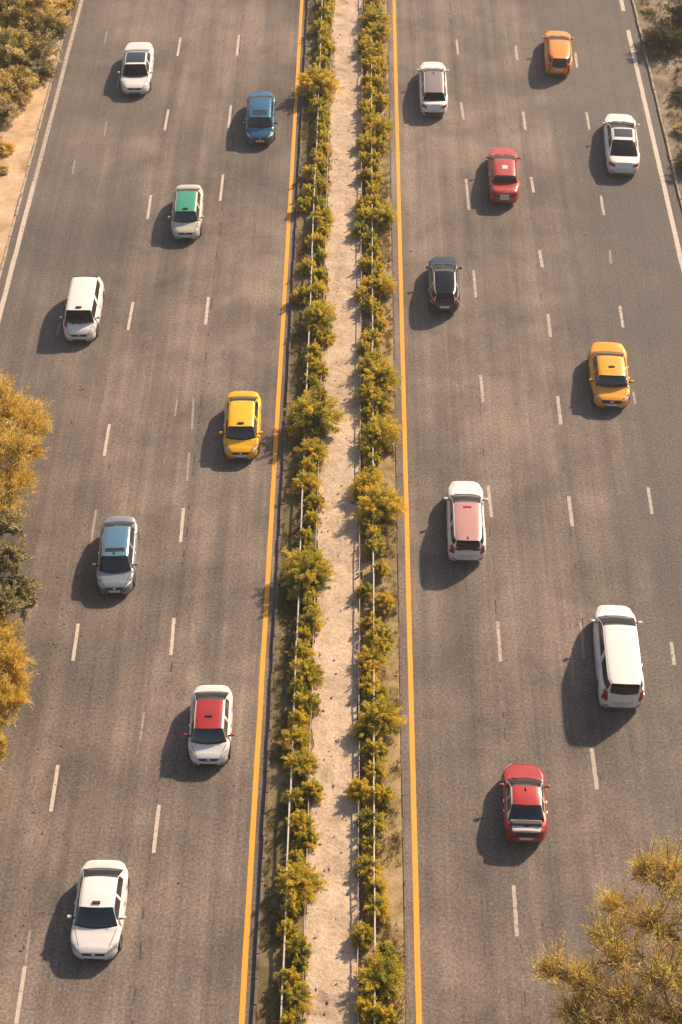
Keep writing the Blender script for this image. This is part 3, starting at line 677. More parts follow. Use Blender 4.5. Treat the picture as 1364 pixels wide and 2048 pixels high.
class Car:
    def __init__(s, typ, L=None, W=None, H=None, cab=None):
        T = dict(TYPES[typ]); s.T = T; s.typ = typ
        if cab:
            T['y'] = cab
            # belt line follows the moved screens
            old = TYPES[typ]['y']
            T['top'] = sorted([(t, z) for t, z in T['top'] if abs(t-old[0]) > .03 and not (abs(t-old[3]) < .03 and cab[3] > -.8)]+[(cab[0], interp(TYPES[typ]['top'], old[0]))], reverse=True)
            T['top'] = [p for i, p in enumerate(T['top']) if i == 0 or T['top'][i-1][0]-p[0] > .004]
        s.L = L or T['L']; s.W = W or T['W']; s.H = H or T['H']
        s.front_axle = s.L*0.5*0.62; s.rear_axle = -s.L*0.5*0.60; s.wr = 0.315
    def hw(s, t):
        a = min(1, abs(t)); p = 6.0 if t > 0 else (16.0 if s.typ in ('van', 'suv', 'mpv') else 7.5)
        return max(0.42 if a > .999 else 0.0, (1-a**p)**0.27)*s.W/2*(1-0.03*max(0, t)) if a < 1 else 0.42*s.W/2
    def zt(s, t): return interp(s.T['top'], t)
    def zb(s, y):
        z = 0.19; a = abs(y)/(s.L/2)
        if a > 0.93: z += (a-0.93)*1.4
        for c in (s.front_axle, s.rear_axle):
            d = abs(y-c); ra = s.wr+0.055
            if d < ra: z = max(z, 0.30+math.sqrt(ra*ra-d*d))
        return z
    def pt(s, t, i, side):
        y = t*s.L/2; fx, fz = PROF[i]; zb, zt = s.zb(y), s.zt(t)
        zb_in = zb
        z = zb_in+(zt-zb_in)*fz
        if i == 0 or i == 1: z = zb+(0.0 if i == 0 else 0.03)
        x = s.hw(t)*fx
        # slight shoulder crease
        if i == 4: x += 0.006
        return Vector((side*x, y, z))
    def stations(s):
        ts = set()
        for k in range(-20, 21): ts.add(round(math.copysign(1-(1-abs(k)/20)**1.7, k), 4) if k else 0.0)
        for c in (s.front_axle, s.rear_axle):
            for k in range(-5, 6):
                ts.add(round((c+(s.wr+0.055)*math.sin(k/5*math.pi/2)*0.999)/(s.L/2), 4))
            ts.add(round((c+(s.wr+0.06))/(s.L/2), 4)); ts.add(round((c-(s.wr+0.06))/(s.L/2), 4))
        y0, y1, y2, y3 = s.T['y']; ts.add(y0); ts.add(y3)
        ts = sorted((t for t in ts if -1 <= t <= 1), reverse=True)
        out = [ts[0]]
        for t in ts[1:]:
            if out[-1]-t > 0.006 or t in (y0, y3): out.append(t)
        return out
    def body(s):
        st = s.stations(); y0, _, _, y3 = s.T['y']
        np_ = len(PROF); vs, fs = [], []; n = 2*np_-1
        for t in st:
            for i in range(np_-1, 0, -1) if False else range(np_): vs.append(s.pt(t, i, 1))
            for i in range(np_-2, -1, -1): vs.append(s.pt(t, i, -1))
        for a in range(len(st)-1):
            tm = (st[a]+st[a+1])/2
            inside = y3+0.01 < tm < y0-0.01
            for k in range(n-1):
                kk = k if k < np_-1 else n-2-k
                if inside and kk >= 7: continue
                fs.append((a*n+k, a*n+k+1, (a+1)*n+k+1, (a+1)*n+k))
        fs.append(tuple(range(n))); fs.append(tuple((len(st)-1)*n+k for k in range(n))[::-1])
        return vs, fs
    # greenhouse ------------------------------------------------------
    def cab(s):
        y0, y1, y2, y3 = s.T['y']; H = s.H
        ts = [y0, y0-0.022]
        nW = 6
        ts += [y0-0.022+(y1-y0+0.022)*k/nW for k in range(1, nW+1)]
        nR = 10
        ts += [y1+(y2-y1)*k/nR for k in range(1, nR+1)]
        ts += [y2+(y3+0.018-y2)*k/nW for k in range(1, nW+1)]
        ts.append(y3)
        rows = [0, .10, .50, .93]        # up the side
        tops = [1.0, .985, .90, .86, .60, .30, 0]
        vs = []; nhalf = len(rows)+len(tops)
        for t in ts:
            base = s.zt(t)-0.018
            if t >= y1:
                u = (y0-t)/(y0-y1); z = base+(H-0.03-base)*(1-(1-u)**1.22); blend = 1-u
                bow = 0.13*(1-u)+0.05*u
            elif t <= y2:
                u = (t-y3)/(y2-y3); z = base+(H-0.05-base)*(1-(1-u)**1.25)
                bow = -(0.10*(1-u)+0.04*u)
            else:
                u = (y1-t)/(y1-y2); z = H-0.03-0.02*u+0.035*math.sin(u*math.pi)
                bow = 0.05*(1-u)**2-0.04*u**2
            g = max(0.0, min(1.0, (z-base)/(H-0.05-base)))
            wb = s.hw(t)*0.875; tp = {'sedan': 0.165, 'fast': 0.16, 'hatch': 0.12, 'suv': 0.13, 'mpv': 0.13, 'van': 0.10}[s.typ]*s.W/1.8
            wt = wb-tp*g
            # the roof narrows a little to the rear
            wt *= 1-0.03*max(0, -t)
            half = []
            ez = 0.055*g
            for r in rows: half.append((wb+(wt-wb)*r, base+(z-ez-base)*r))
            for f in tops:
                zz = z-ez*(max(0, f-0.82)/0.18)**2*1.0+0.022*g*(1-f*f)
                if f == 1.0: zz = z-ez*0.85
                half.append((wt*f, zz))
            yy = t*s.L/2
            full = [(x, zz) for x, zz in half]+[(-x, zz) for x, zz in half[-2::-1]]
            for k, (x, zz) in enumerate(full):
                kk = k if k < nhalf else len(full)-1-k
                b_ = bow*(1-(x/max(wt, .01))**2) if kk >= len(rows) else 0
                vs.append(Vector((x, yy+b_, zz)))
        n = 2*nhalf-1
        faces = {'windscreen': [], 'cowl': [], 'rear_window': [], 'rear_seal': [], 'roof': [], 'cabin_frame': [], 'side_l': [], 'side_r': []}
        nt_ = len(ts); iw1 = 1+nW; ir1 = iw1+nR
        height = lambda a: vs[a*n+3].z-vs[a*n].z
        for a in range(nt_-1):
            for k in range(n-1):
                kk = k if k < nhalf-1 else n-2-k
                f = (a*n+k, a*n+k+1, (a+1)*n+k+1, (a+1)*n+k)
                top = kk >= len(rows)
                glasstop = kk >= len(rows)+1
                if top:
                    if a < iw1: key = 'cowl' if a == 0 and glasstop else ('windscreen' if glasstop else 'cabin_frame')
                    elif a >= ir1: key = ('rear_seal' if a == nt_-2 and glasstop else ('rear_window' if glasstop else 'cabin_frame'))
                    else: key = 'roof' if kk >= len(rows)+2 else 'cabin_frame'
                elif kk in (1, 2):
                    hgt = min(height(a), height(a+1)); pillar = (a == iw1+4)
                    rear_ok = a < ir1+(2 if s.typ in ('sedan', 'fast') else 0)
                    key = ('side_r' if k < nhalf else 'side_l') if (hgt > 0.10 and a > 2 and rear_ok and not pillar) else 'cabin_frame'
                else: key = 'cabin_frame'
                faces[key].append(f)
        return vs, faces

def submesh(name, vs, fs, mat, push=0.0, smooth=True, sharp=50):
    used = {}; v2 = []; f2 = []
    for f in fs:
        g = []
        for i in f:
            if i not in used: used[i] = len(v2); v2.append(Vector(vs[i]))
            g.append(used[i])
        f2.append(tuple(g))
    me = mesh(name, v2, f2, mat, smooth, sharp)
    bm = bmesh.new(); bm.from_mesh(me)
    bmesh.ops.recalc_face_normals(bm, faces=bm.faces)
    # make the shell face outwards (away from the car's middle)
    cen = Vector((0, sum(v.co.y for v in bm.verts)/max(1, len(bm.verts)), 0.7))
    sgn = sum((f.calc_center_median()-cen).dot(f.normal)*f.calc_area() for f in bm.faces)
    if sgn < 0: bmesh.ops.reverse_faces(bm, faces=bm.faces)
    if push:
        bm.normal_update()
        co = [v.co+v.normal*push for v in bm.verts]
        for v, c in zip(bm.verts, co): v.co = c
    bm.to_mesh(me); bm.free(); me.update()
    return me

def patch(name, bvh, corners, d, mat, parent, n=7, m=4, out=0.012, label=None):
    """a piece lying on the bodywork: bilinear grid between four corner points dropped onto it along -d, with a rim"""
    d = Vector(d).normalized(); a, b, c, e = [Vector(p) for p in corners]
    g = []
    for j in range(m+1):
        for i in range(n+1):
            u, v = i/n, j/m
            p = (a*(1-u)+b*u)*(1-v)+(e*(1-u)+c*u)*v
            loc, nor, _, _ = bvh.ray_cast(p+d*1.5, -d, 3.0)
            q = loc if loc is not None and (loc-p).length < 0.22 else (bvh.find_nearest(p)[0] or p)
            g.append(q+d*out)
    vs = list(g); fs = []; w = n+1
    for j in range(m):
        for i in range(n): fs.append((j*w+i, j*w+i+1, (j+1)*w+i+1, (j+1)*w+i))
    ring = [i for i in range(w)]+[j*w+n for j in range(1, m+1)]+[m*w+i for i in range(n-1, -1, -1)]+[j*w for j in range(m-1, 0, -1)]
    b0 = len(vs)
    for i in ring: vs.append(g[i]-d*(out+0.02))
    for k in range(len(ring)):
        k2 = (k+1) % len(ring); fs.append((ring[k], ring[k2], b0+k2, b0+k))
    me = mesh(name, vs, fs, mat, True, 40)
    bm = bmesh.new(); bm.from_mesh(me); bmesh.ops.recalc_face_normals(bm, faces=bm.faces)
    if bm.faces[0:1] and sum(f.normal.dot(d)*f.calc_area() for f in bm.faces) < 0: bmesh.ops.reverse_faces(bm, faces=bm.faces)
    bm.to_mesh(me); bm.free()
    o = link(name, me, parent)
    if label: o['label'] = label
    return o

def wheel_mesh():
    tyre = MB(); n = 20; prof = [(0.20, .085), (0.29, .10), (0.315, .07), (0.315, -.07), (0.29, -.10), (0.20, -.085)]
    vs, fs = [], []
    for k in range(n):
        a = 2*math.pi*k/n
        for r, x in prof: vs.append((x, r*math.cos(a), r*math.sin(a)))
    p = len(prof)
    for k in range(n):
        k2 = (k+1) % n
        for i in range(p): fs.append((k*p+i, k*p+(i+1) % p, k2*p+(i+1) % p, k2*p+i))
    t = mesh('tyre', vs, fs, M['rubber'], True, 40)
    b = MB(); hub = [(0.0, 0, 0)]
    for k in range(5):
        a = 2*math.pi*k/5; ca, sa = math.cos(a), math.sin(a)
        for s in (-1, 1):
            x0 = s*0.075
            pts = [(x0, ca*0.04-sa*0.03, sa*0.04+ca*0.03), (x0, ca*0.04+sa*0.03, sa*0.04-ca*0.03), (x0, ca*0.20+sa*0.02, sa*0.20-ca*0.02), (x0, ca*0.20-sa*0.02, sa*0.20+ca*0.02)]
            i0 = len(b.v); b.v += pts+[(q[0]*0.6, q[1], q[2]) for q in pts]
            b.f += [(i0, i0+1, i0+2, i0+3), (i0, i0+1, i0+5, i0+4), (i0+1, i0+2, i0+6, i0+5), (i0+3, i0, i0+4, i0+7)]
    b.tube([(-0.082, 0, 0), (0.082, 0, 0)], [0.05, 0.05], 12)
    i0 = len(b.v)
    for k in range(20):
        a = 2*math.pi*k/20
        for x, r in ((-0.083, .205), (-0.083, .185), (0.083, .185), (0.083, .205)): b.v.append((x, r*math.cos(a), r*math.sin(a)))
    for k in range(20):
        k2 = (k+1) % 20
        for i in (0, 1, 2, 3): b.f.append((i0+k*4+i, i0+k*4+(i+1) % 4, i0+k2*4+(i+1) % 4, i0+k2*4+i))
    return t, b.mesh('rim', M['rim'])
TYRE, RIM = wheel_mesh()

def rounded(name, sx, sy, sz, mat, cut=0.3):
    bm = bmesh.new(); bmesh.ops.create_cube(bm, size=1)
    for v in bm.verts: v.co = Vector((v.co.x*sx, v.co.y*sy, v.co.z*sz))
    bmesh.ops.bevel(bm, geom=bm.edges[:], offset=min(sx, sy, sz)*cut, segments=2, affect='EDGES', profile=0.6)
    me = bpy.data.meshes.new(name); bm.to_mesh(me); bm.free(); me.materials.append(mat)
    me.polygons.foreach_set('use_smooth', [True]*len(me.polygons)); me.set_sharp_from_angle(angle=R(50))
    return me
SEAT = rounded('seat', .50, .50, .16, M['seat']); SEATB = rounded('seat_back', .48, .14, .58, M['seat'])
HANDLE = rounded('door_handle', .035, .17, .035, M['chrome'])

PAINTS = {}
def paint(col, metal=0.0, rough=0.36):
    k = (col, metal, rough)
    if k not in PAINTS: PAINTS[k] = carpaint('car_paint_%d' % (len(PAINTS)+1), col, metal, rough)
    return PAINTS[k]

def make_car(name, label, cat, typ, X, Y, rot, L, W, body, roof=None, frame=None, H=None, roof_mat=None, glass='glass', rear_glass=None, sign=None,
             lamps='clear', front=True, trim=None, deck=None, plate=True, group=None, yaw=0.0, mirrors=None, extra=(), cab=None):
    car = Car(typ, L, W, H, cab)
    root = link(name, None, None, (X, Y, 0)); root.rotation_euler = (0, 0, R(rot+yaw))
    tag(root, label, cat, group)
    T = car.T; y0, y1, y2, y3 = T['y']; hL = car.L/2
    pb = paint(*body) if isinstance(body[0], tuple) else paint(body)
    pf = paint(frame) if frame else pb
    vs, fs = car.body()
    bme = submesh('body', vs, fs, pb, 0, True, 42)
    body_o = link('body', bme, root)
    cvs, cf = car.cab()
    fr = link('cabin_frame', submesh('cabin_frame', cvs, cf['cabin_frame'], pf, 0, True, 40), root)
    rm = roof_mat or (paint(roof) if roof else pb)
    link('roof', submesh('roof', cvs, cf['roof'], rm, 0, True, 60), root)
    G = M[glass]; RG = M[rear_glass or glass]
    link('windscreen', submesh('windscreen', cvs, cf['windscreen'], G, -0.006), root)
    link('rear_window', submesh('rear_window', cvs, cf['rear_window'], RG, -0.006), root)
    link('cowl', submesh('cowl', cvs, cf['cowl'], M['black'], 0.0), root)
    link('window_seal', submesh('window_seal', cvs, cf['rear_seal'], M['black'], 0.0), root)
    for k in ('side_l', 'side_r'):
        link('side_window', submesh('side_window', cvs, cf[k], RG if glass == 'glass' else G, -0.008), root)
    # collision tree of the bodywork
    allv = [Vector(v) for v in vs]; o = len(allv); allf = [tuple(f) for f in fs]
    allv += [Vector(v) for v in cvs]
    for lst in cf.values(): allf += [tuple(i+o for i in f) for f in lst]
    bvh = BVHTree.FromPolygons(allv, allf)
    # floor, dashboard, seats
    b = MB(); b.box(-car.W*0.40, car.W*0.40, -hL*0.90, hL*0.90, 0.24, 0.36)
    b.box(-car.W*0.36, car.W*0.36, y0*hL-0.42, y0*hL-0.02, 0.36, car.zt(y0)-0.10)
    b.box(-car.W*0.36, car.W*0.36, y3*hL+0.02, y3*hL+0.30, 0.36, car.zt(y3)-0.12)
    link('dashboard', b.mesh('dashboard', M['cabin']), root)
    yc = y1*hL-0.25
    for sx in (-1, 1):
        st = link('seat', SEAT, root, (sx*0.37*car.W/1.8, yc, 0.52)); sb = link('seat_back', SEATB, st, (0, -0.28, 0.33)); sb.rotation_euler = (R(12), 0, 0)
    b = MB(); b.bbox(-0.62*car.W/1.8, 0.62*car.W/1.8, yc-1.15, yc-0.62, 0.42, 0.60, 0.03); b.bbox(-0.62*car.W/1.8, 0.62*car.W/1.8, yc-1.28, yc-1.10, 0.58, 1.10, 0.03)
    link('rear_seat', b.mesh('rear_seat', M['seat']), root)
    # wheels
    for yy in (car.front_axle, car.rear_axle):
        for sx in (-1, 1):
            w = link('wheel', TYRE, root, (sx*(car.W/2-0.125), yy, 0.315)); link('rim', RIM, w)
    b = MB()
    for yy in (car.front_axle, car.rear_axle): b.box(-car.W/2+0.26, car.W/2-0.26, yy-0.38, yy+0.38, 0.36, 0.66)
    link('wheel_housing', b.mesh('wheel_housing', M['black']), root)
    # mirrors
    mm = paint(mirrors) if mirrors else pb
    ym = y0*hL-0.30; zb = car.zt(y0)+0.06
    for sx in (-1, 1):
        me = rounded('wing_mirror', .17, .10, .12, mm, .35)
        link('wing_mirror', me, root, (sx*(car.W/2+0.065), ym, zb))
        b = MB(); b.box(-0.09, 0.09, -0.03, 0.03, -0.03, 0.01); link('mirror_arm', b.mesh('mirror_arm', M['black']), root, (sx*(car.W/2-0.03), ym+0.01, zb-0.05))
    # door handles and door gaps
    for sx in (-1, 1):
        for tt in (0.5*(y1+y2)+0.06, y2+0.02):
            y = tt*hL; link('door_handle', HANDLE, root, (sx*(car.hw(tt)*0.975+0.008), y, 0.80*car.zt(tt)+0.01))
        b = MB()
        for tt in (y0-0.06, (y1+y2)/2, y2-0.02):
            for a_, b_ in ((1, 2), (2, 3), (3, 4), (4, 5), (5, 6)):
                p, q = car.pt(tt, a_, sx), car.pt(tt, b_, sx); nrm = Vector((sx*0.004, 0, 0.002)); w = Vector((0, 0.007, 0))
                b.quad(tuple(p+nrm-w), tuple(q+nrm-w), tuple(q+nrm+w), tuple(p+nrm+w))
        link('door_gap', b.mesh('door_gap', M['black']), root)
    # shut line of the bonnet
    for sx in (-1, 1):
        patch('bonnet_gap', bvh, [(sx*car.hw(.9)*.70, .90*hL, car.zt(.9)), (sx*(car.hw(.9)*.70+.018), .90*hL, car.zt(.9)), (sx*(car.hw(y0)*.83+.018), (y0+.05)*hL, car.zt(y0)), (sx*car.hw(y0)*.83, (y0+.05)*hL, car.zt(y0))], (0, 0, 1), M['black'], root, 1, 8, .003)
    # wipers
    b = MB()
    for x0 in (-0.52, 0.05):
        b.tube([(x0, y0*hL+0.09, car.zt(y0)+0.012), (x0+0.42, y0*hL+0.02, car.zt(y0)+0.035)], [0.012, 0.009], 4)
    link('wiper', b.mesh('wiper', M['black']), root)
    hw = car.W/2; z = car.zt
    LM = {'clear': M['lamp_clear'], 'smoke': M['lamp_smoke'], 'orange': M['lamp_clear']}[lamps if lamps in ('clear', 'smoke') else 'clear']
    # ---- front end
    dF = (0, 0.75, 0.66); 
    tl = 0.955
    for sx in (-1, 1):
        hl_ = patch('headlight', bvh, [(sx*hw*.44, hL*.975, .60), (sx*hw*.90, hL*.84, .62), (sx*hw*.93, hL*.72, z(.72)-.06), (sx*hw*.57, hL*.925, .725)], dF, M['lamp_smoke'] if body == WHITE or body == CREAM else M['black'], root, out=.008)
        patch('lens', bvh, [(sx*hw*.50, hL*.965, .63), (sx*hw*.86, hL*.845, .65), (sx*hw*.90, hL*.76, z(.76)-.06), (sx*hw*.60, hL*.93, .70)], dF, LM, hl_, out=.018)
        patch('fog_light', bvh, [(sx*hw*.52, hL, .33), (sx*hw*.72, hL*.97, .34), (sx*hw*.72, hL*.97, .41), (sx*hw*.52, hL, .40)], (0, 1, .15), M['lamp_smoke'], root, 3, 2)
    patch('grille', bvh, [(-hw*.42, hL, .57), (hw*.42, hL, .57), (hw*.46, hL*.97, .655), (-hw*.46, hL*.97, .655)], (0, 1, .45), M['black'], root, 8, 3)
    patch('grille_trim', bvh, [(-hw*.06, hL, .60), (hw*.06, hL, .60), (hw*.06, hL*.97, .65), (-hw*.06, hL*.97, .65)], (0, 1, .45), M['chrome'], root, 2, 2, 0.02)
    patch('air_intake', bvh, [(-hw*.40, hL, .30), (hw*.40, hL, .30), (hw*.46, hL, .385), (-hw*.46, hL, .385)], (0, 1, .15), M['black'], root, 8, 3)
    if plate: patch('number_plate', bvh, [(-.25, hL, .43), (.25, hL, .43), (.25, hL, .54), (-.25, hL, .54)], (0, 1, .2), M['plate'], root, 6, 2, 0.025)
    if trim: patch('bumper_trim', bvh, [(-hw*.80, hL*.965, .34), (hw*.80, hL*.965, .34), (hw*.84, hL*.955, .60), (-hw*.84, hL*.955, .60)], (0, 1, .3), paint(trim), root, 14, 4, 0.006)
    # ---- rear end
    dR = (0, -0.8, 0.6)
    RL = M['lamp_orange'] if lamps == 'orange' else M['lamp_red']
    tall = typ in ('suv', 'van', 'mpv')
    for sx in (-1, 1):
        if tall:
            patch('tail_light', bvh, [(sx*hw*.66, -hL*.975, .72), (sx*hw*.93, -hL*.93, .74), (sx*hw*.90, -hL*.94, z(-.9)+.04), (sx*hw*.72, -hL*.97, z(-.9)-.04)], dR, RL, root)
        else:
            patch('tail_light', bvh, [(sx*hw*.50, -hL*.98, .70), (sx*hw*.88, -hL*.91, .72), (sx*hw*.90, -hL*.86, .88), (sx*hw*.55, -hL*.955, .86)], dR, RL, root)
        patch('bumper_reflector', bvh, [(sx*hw*.60, -hL, .40), (sx*hw*.78, -hL*.97, .40), (sx*hw*.78, -hL*.97, .45), (sx*hw*.60, -hL, .45)], (0, -1, .15), M['lamp_red'], root, 3, 2)
    patch('rear_trim', bvh, [(-hw*.48, -hL, .655), (hw*.48, -hL, .655), (hw*.48, -hL, .685), (-hw*.48, -hL, .685)], (0, -1, .3), M['chrome'], root, 6, 2, 0.02)
    if plate: patch('number_plate', bvh, [(.25, -hL, .54), (-.25, -hL, .54), (-.25, -hL*.985, .65), (.25, -hL*.985, .65)], (0, -1, .3), M['plate'], root, 6, 2, 0.025)
    patch('rear_bumper_strip', bvh, [(-hw*.60, -hL, .31), (hw*.60, -hL, .31), (hw*.62, -hL, .37), (-hw*.62, -hL, .37)], (0, -1, .15), M['black'], root, 10, 2)
    if sign is not None:
        rs = sign
        ys = (y1*0.6+y2*0.4)*hL if rs == 'mid' else (y1-0.07)*hL
        if rs == 'rear': ys = (y2+0.08)*hL
        me = rounded('roof_sign', .30 if rs != 'fin' else .05, .10 if rs != 'fin' else .16, .07, M['black' if rs in ('fin', 'dark') else 'cabin'], .3)
        link('roof_sign', me, root, (0, ys, car.H+0.035))
    for e in extra: e(car, bvh, root)
    return root

def roof_panel(corner_t, fx, mat, name='glass_roof', out=0.008):
    def f(car, bvh, root):
        f0, f1 = corner_t; hl = car.L/2; w = car.W/2*fx; y1, y2 = car.T['y'][1:3]
        t0, t1 = y1+(y2-y1)*f0, y1+(y2-y1)*f1
        patch(name, bvh, [(-w, t0*hl, car.H), (w, t0*hl, car.H), (w*.97, t1*hl, car.H), (-w*.97, t1*hl, car.H)], (0, 0, 1), mat, root, 8, 8, out)
    return f
def top_patch(name, mat, pts, d=(0, 0, 1), n=6, m=4, out=0.01):
    def f(car, bvh, root):
        hl = car.L/2; hw = car.W/2
        patch(name, bvh, [(x*hw, t*hl, car.zt(t) if z is None else z) for x, t, z in pts], d, mat, root, n, m, out)
    return f
def roof_rails(mat):
    def f(car, bvh, root):
        y1, y2 = car.T['y'][1:3]; hl = car.L/2
        for sx in (-1, 1):
            b = MB(); x = sx*(car.W/2*0.875-0.19); b.tube([(x, (y1-.06)*hl, car.H-.03), (x, (y1-.12)*hl, car.H+.03), (x, (y2+.10)*hl, car.H+.03), (x, (y2+.04)*hl, car.H-.04)], [.018]*4, 5)
            link('roof_rail', b.mesh('roof_rail', mat, True, 50), root)
    return f
def antenna(car, bvh, root):
    me = rounded('antenna', .05, .14, .05, M['black'], .3); link('antenna', me, root, (0, (car.T['y'][2]+.05)*car.L/2, car.H+.0))

WHITE = (0.74, 0.695, 0.65); CREAM = (0.56, 0.51, 0.42); YEL = (0.84, 0.42, 0.006); YEL2 = (0.80, 0.33, 0.008)
RED = (0.36, 0.022, 0.018); BLUE = (0.04, 0.16, 0.27)
CARS = {}
def car(key, *a, **k):
    x, y, L, W = FIT[key]
    k['cab'] = CABS[key]; k['yaw'] = YAW[key]      # each car steers a little off the lane direction
    CARS[key] = make_car(*a[:4], x, y, a[4], L, W, *a[5:], **k)
FIT = {
    'c1': (-14.050, 89.452, 5.348, 1.941),
    'c2': (-5.890, 83.786, 5.147, 1.820),
    'c3': (-9.597, 73.812, 4.455, 1.731),
    'c4': (-14.378, 64.838, 4.400, 1.840),
    'c5': (-5.479, 56.045, 4.273, 1.800),
    'c6': (-10.625, 47.366, 4.276, 1.722),
    'c7': (-5.773, 37.997, 3.636, 1.742),
    'c8': (-9.307, 29.536, 3.858, 1.878),
    'c9': (4.786, 87.434, 5.859, 1.753),
    'c10': (13.003, 91.879, 4.983, 1.755),
    'c11': (8.618, 77.889, 5.336, 1.753),
    'c12': (15.899, 81.289, 6.087, 1.982),
    'c13': (4.766, 67.475, 4.424, 1.676),
    'c14': (12.875, 59.980, 4.394, 1.930),
    'c15': (5.171, 49.760, 4.753, 1.734),
    'c16': (11.265, 41.861, 5.318, 1.881),
    'c17': (6.798, 34.444, 3.463, 1.693),
}
YAW = {'c1': 2.11, 'c2': 1.45, 'c3': 1.72, 'c4': 0.73, 'c5': 0.83, 'c6': 2.32, 'c7': 0.95, 'c8': -0.37, 'c9': -0.47, 'c10': -3.51, 'c11': -2.0, 'c12': -3.59, 'c13': -0.89, 'c14': -2.38, 'c15': -1.06, 'c16': -1.87, 'c17': -1.8}
CABS = {
    'c1': (0.570, 0.361, -0.202, -0.586),
    'c2': (0.657, 0.553, -0.292, -0.690),
    'c3': (0.624, 0.503, -0.360, -0.759),
    'c4': (0.671, 0.571, -0.682, -0.975),
    'c5': (0.611, 0.464, -0.369, -0.734),
    'c6': (0.584, 0.380, -0.443, -0.753),
    'c7': (0.601, 0.426, -0.352, -0.732),
    'c8': (0.447, 0.192, -0.437, -0.739),
    'c9': (0.515, 0.125, -0.688, -0.794),
    'c10': (0.471, -0.069, -0.945, -0.975),
    'c11': (0.490, 0.054, -0.540, -0.570),
    'c12': (0.511, 0.059, -0.340, -0.710),
    'c13': (0.461, -0.070, -0.896, -0.951),
    'c14': (0.553, 0.453, -0.207, -0.585),
    'c15': (0.455, 0.024, -0.945, -0.975),
    'c16': (0.600, 0.200, -0.945, -0.975),
    'c17': (0.432, 0.075, -0.382, -0.673),
}
GR = 'vehicles driving on the left carriageway'; GL = 'vehicles driving on the right carriageway'
car('c1', 'car', 'white saloon with a long pale glass roof, topmost car of the left carriageway', 'car', 'sedan', 180, WHITE, rear_glass='glass', glass='glass_dark', group=GR,
    extra=[roof_panel((.10, .96), .62, M['glass'])])
car('c2', 'car', 'blue hatchback with dark bumper next to the yellow line, upper left', 'car', 'hatch', 180, (BLUE, 0.55, 0.28), trim=(0.03, 0.035, 0.045), group=GR, sign='fin',
    extra=[roof_panel((.08, .34), .50, M['glass'], 'sunroof')])
car('c3', 'taxi', 'cream taxi with a green roof and roof sign, left carriageway', 'taxi', 'sedan', 180, CREAM, roof=(0.04, 0.27, 0.165), frame=CREAM, sign='sign', group=GR)
car('c4', 'people_carrier', 'white people carrier with black windscreen and black bonnet vent near the left kerb', 'car', 'mpv', 180, WHITE, glass='glass_dark', sign='sign', group=GR, mirrors=WHITE,
    extra=[top_patch('bonnet_vent', M['black'], [(-.10, .72, None), (.42, .72, None), (.42, .62, None), (-.10, .62, None)]),
           top_patch('bonnet_vent', M['black'], [(.10, .625, None), (.60, .59, None), (.66, .53, None), (.05, .53, None)]),
           top_patch('side_lamp', M['lamp_red'], [(.66, .80, .72), (.86, .72, .80), (.88, .63, .92), (.70, .66, .95)], (0, .6, .8)), ])
car('c5', 'taxi', 'bright yellow taxi close to the left yellow line beside the median', 'taxi', 'sedan', 180, YEL, sign='sign', group=GR)
car('c6', 'car', 'silver grey saloon with a blue roof and small sunroof, left carriageway', 'car', 'sedan', 180, ((0.36, 0.39, 0.42), 0.55, 0.30), roof=(0.075, 0.17, 0.26), trim=(0.06, 0.075, 0.10), sign='fin', group=GR,
    extra=[roof_panel((.12, .24), .50, M['glass'], 'sunroof')])
car('c7', 'taxi', 'white taxi with a bright red roof and red mirrors', 'taxi', 'sedan', 180, WHITE, roof=(0.32, 0.022, 0.018), frame=(0.74, 0.58, 0.52), sign='mid', group=GR, mirrors=(0.5, 0.03, 0.03))
car('c8', 'car', 'all white saloon with small roof lamp, bottommost car of the left carriageway', 'car', 'sedan', 180, WHITE, sign='sign', lamps='smoke', group=GR, plate=False)
car('c9', 'car', 'white hatchback with mauve grey roof beside the right yellow line, at the top', 'car', 'fast', 0, WHITE, roof=(0.22, 0.165, 0.155), rear_glass='glass_dark', sign='fin', group=GL, trim=None,
    extra=[top_patch('bumper_diffuser', M['black'], [(-.62, -1.0, .30), (.62, -1.0, .30), (.64, -1.0, .50), (-.64, -1.0, .50)], (0, -1, .2), 10, 3)])
car('c10', 'car', 'orange hatchback with an orange roof, topmost car of the right carriageway', 'car', 'hatch', 0, (0.78, 0.24, 0.01), group=GL, lamps='orange', H=1.42)
car('c11', 'car', 'coral red saloon with round roof badge and white rear plate', 'car', 'sedan', 0, (0.42, 0.045, 0.032), group=GL,
    extra=[roof_panel((.42, .64), .18, M['plate'], 'roof_badge'), top_patch('rear_sill', M['black'], [(-.60, -.985, .62), (.60, -.985, .62), (.60, -.97, .80), (-.60, -.97, .80)], (0, -1, .5), 8, 3, .006),
           top_patch('plate_holder', M['plate'], [(-.30, -.985, .68), (.30, -.985, .68), (.30, -.97, .84), (-.30, -.97, .84)], (0, -1, .5), 5, 3, .02)])
car('c12', 'car', 'white saloon with open sunroof next to the right edge line', 'car', 'fast', 0, WHITE, glass='glass_dark', group=GL, lamps='red',
    extra=[roof_panel((.08, .80), .56, M['glass'], 'sunroof')])
car('c13', 'car', 'dark blue black hatchback with silver roof edges and dark glass roof', 'car', 'fast', 0, ((0.022, 0.030, 0.048), 0.3, 0.30), roof_mat=M['glass_dark'], frame=(0.45, 0.45, 0.46), rear_glass='glass_dark', group=GL)
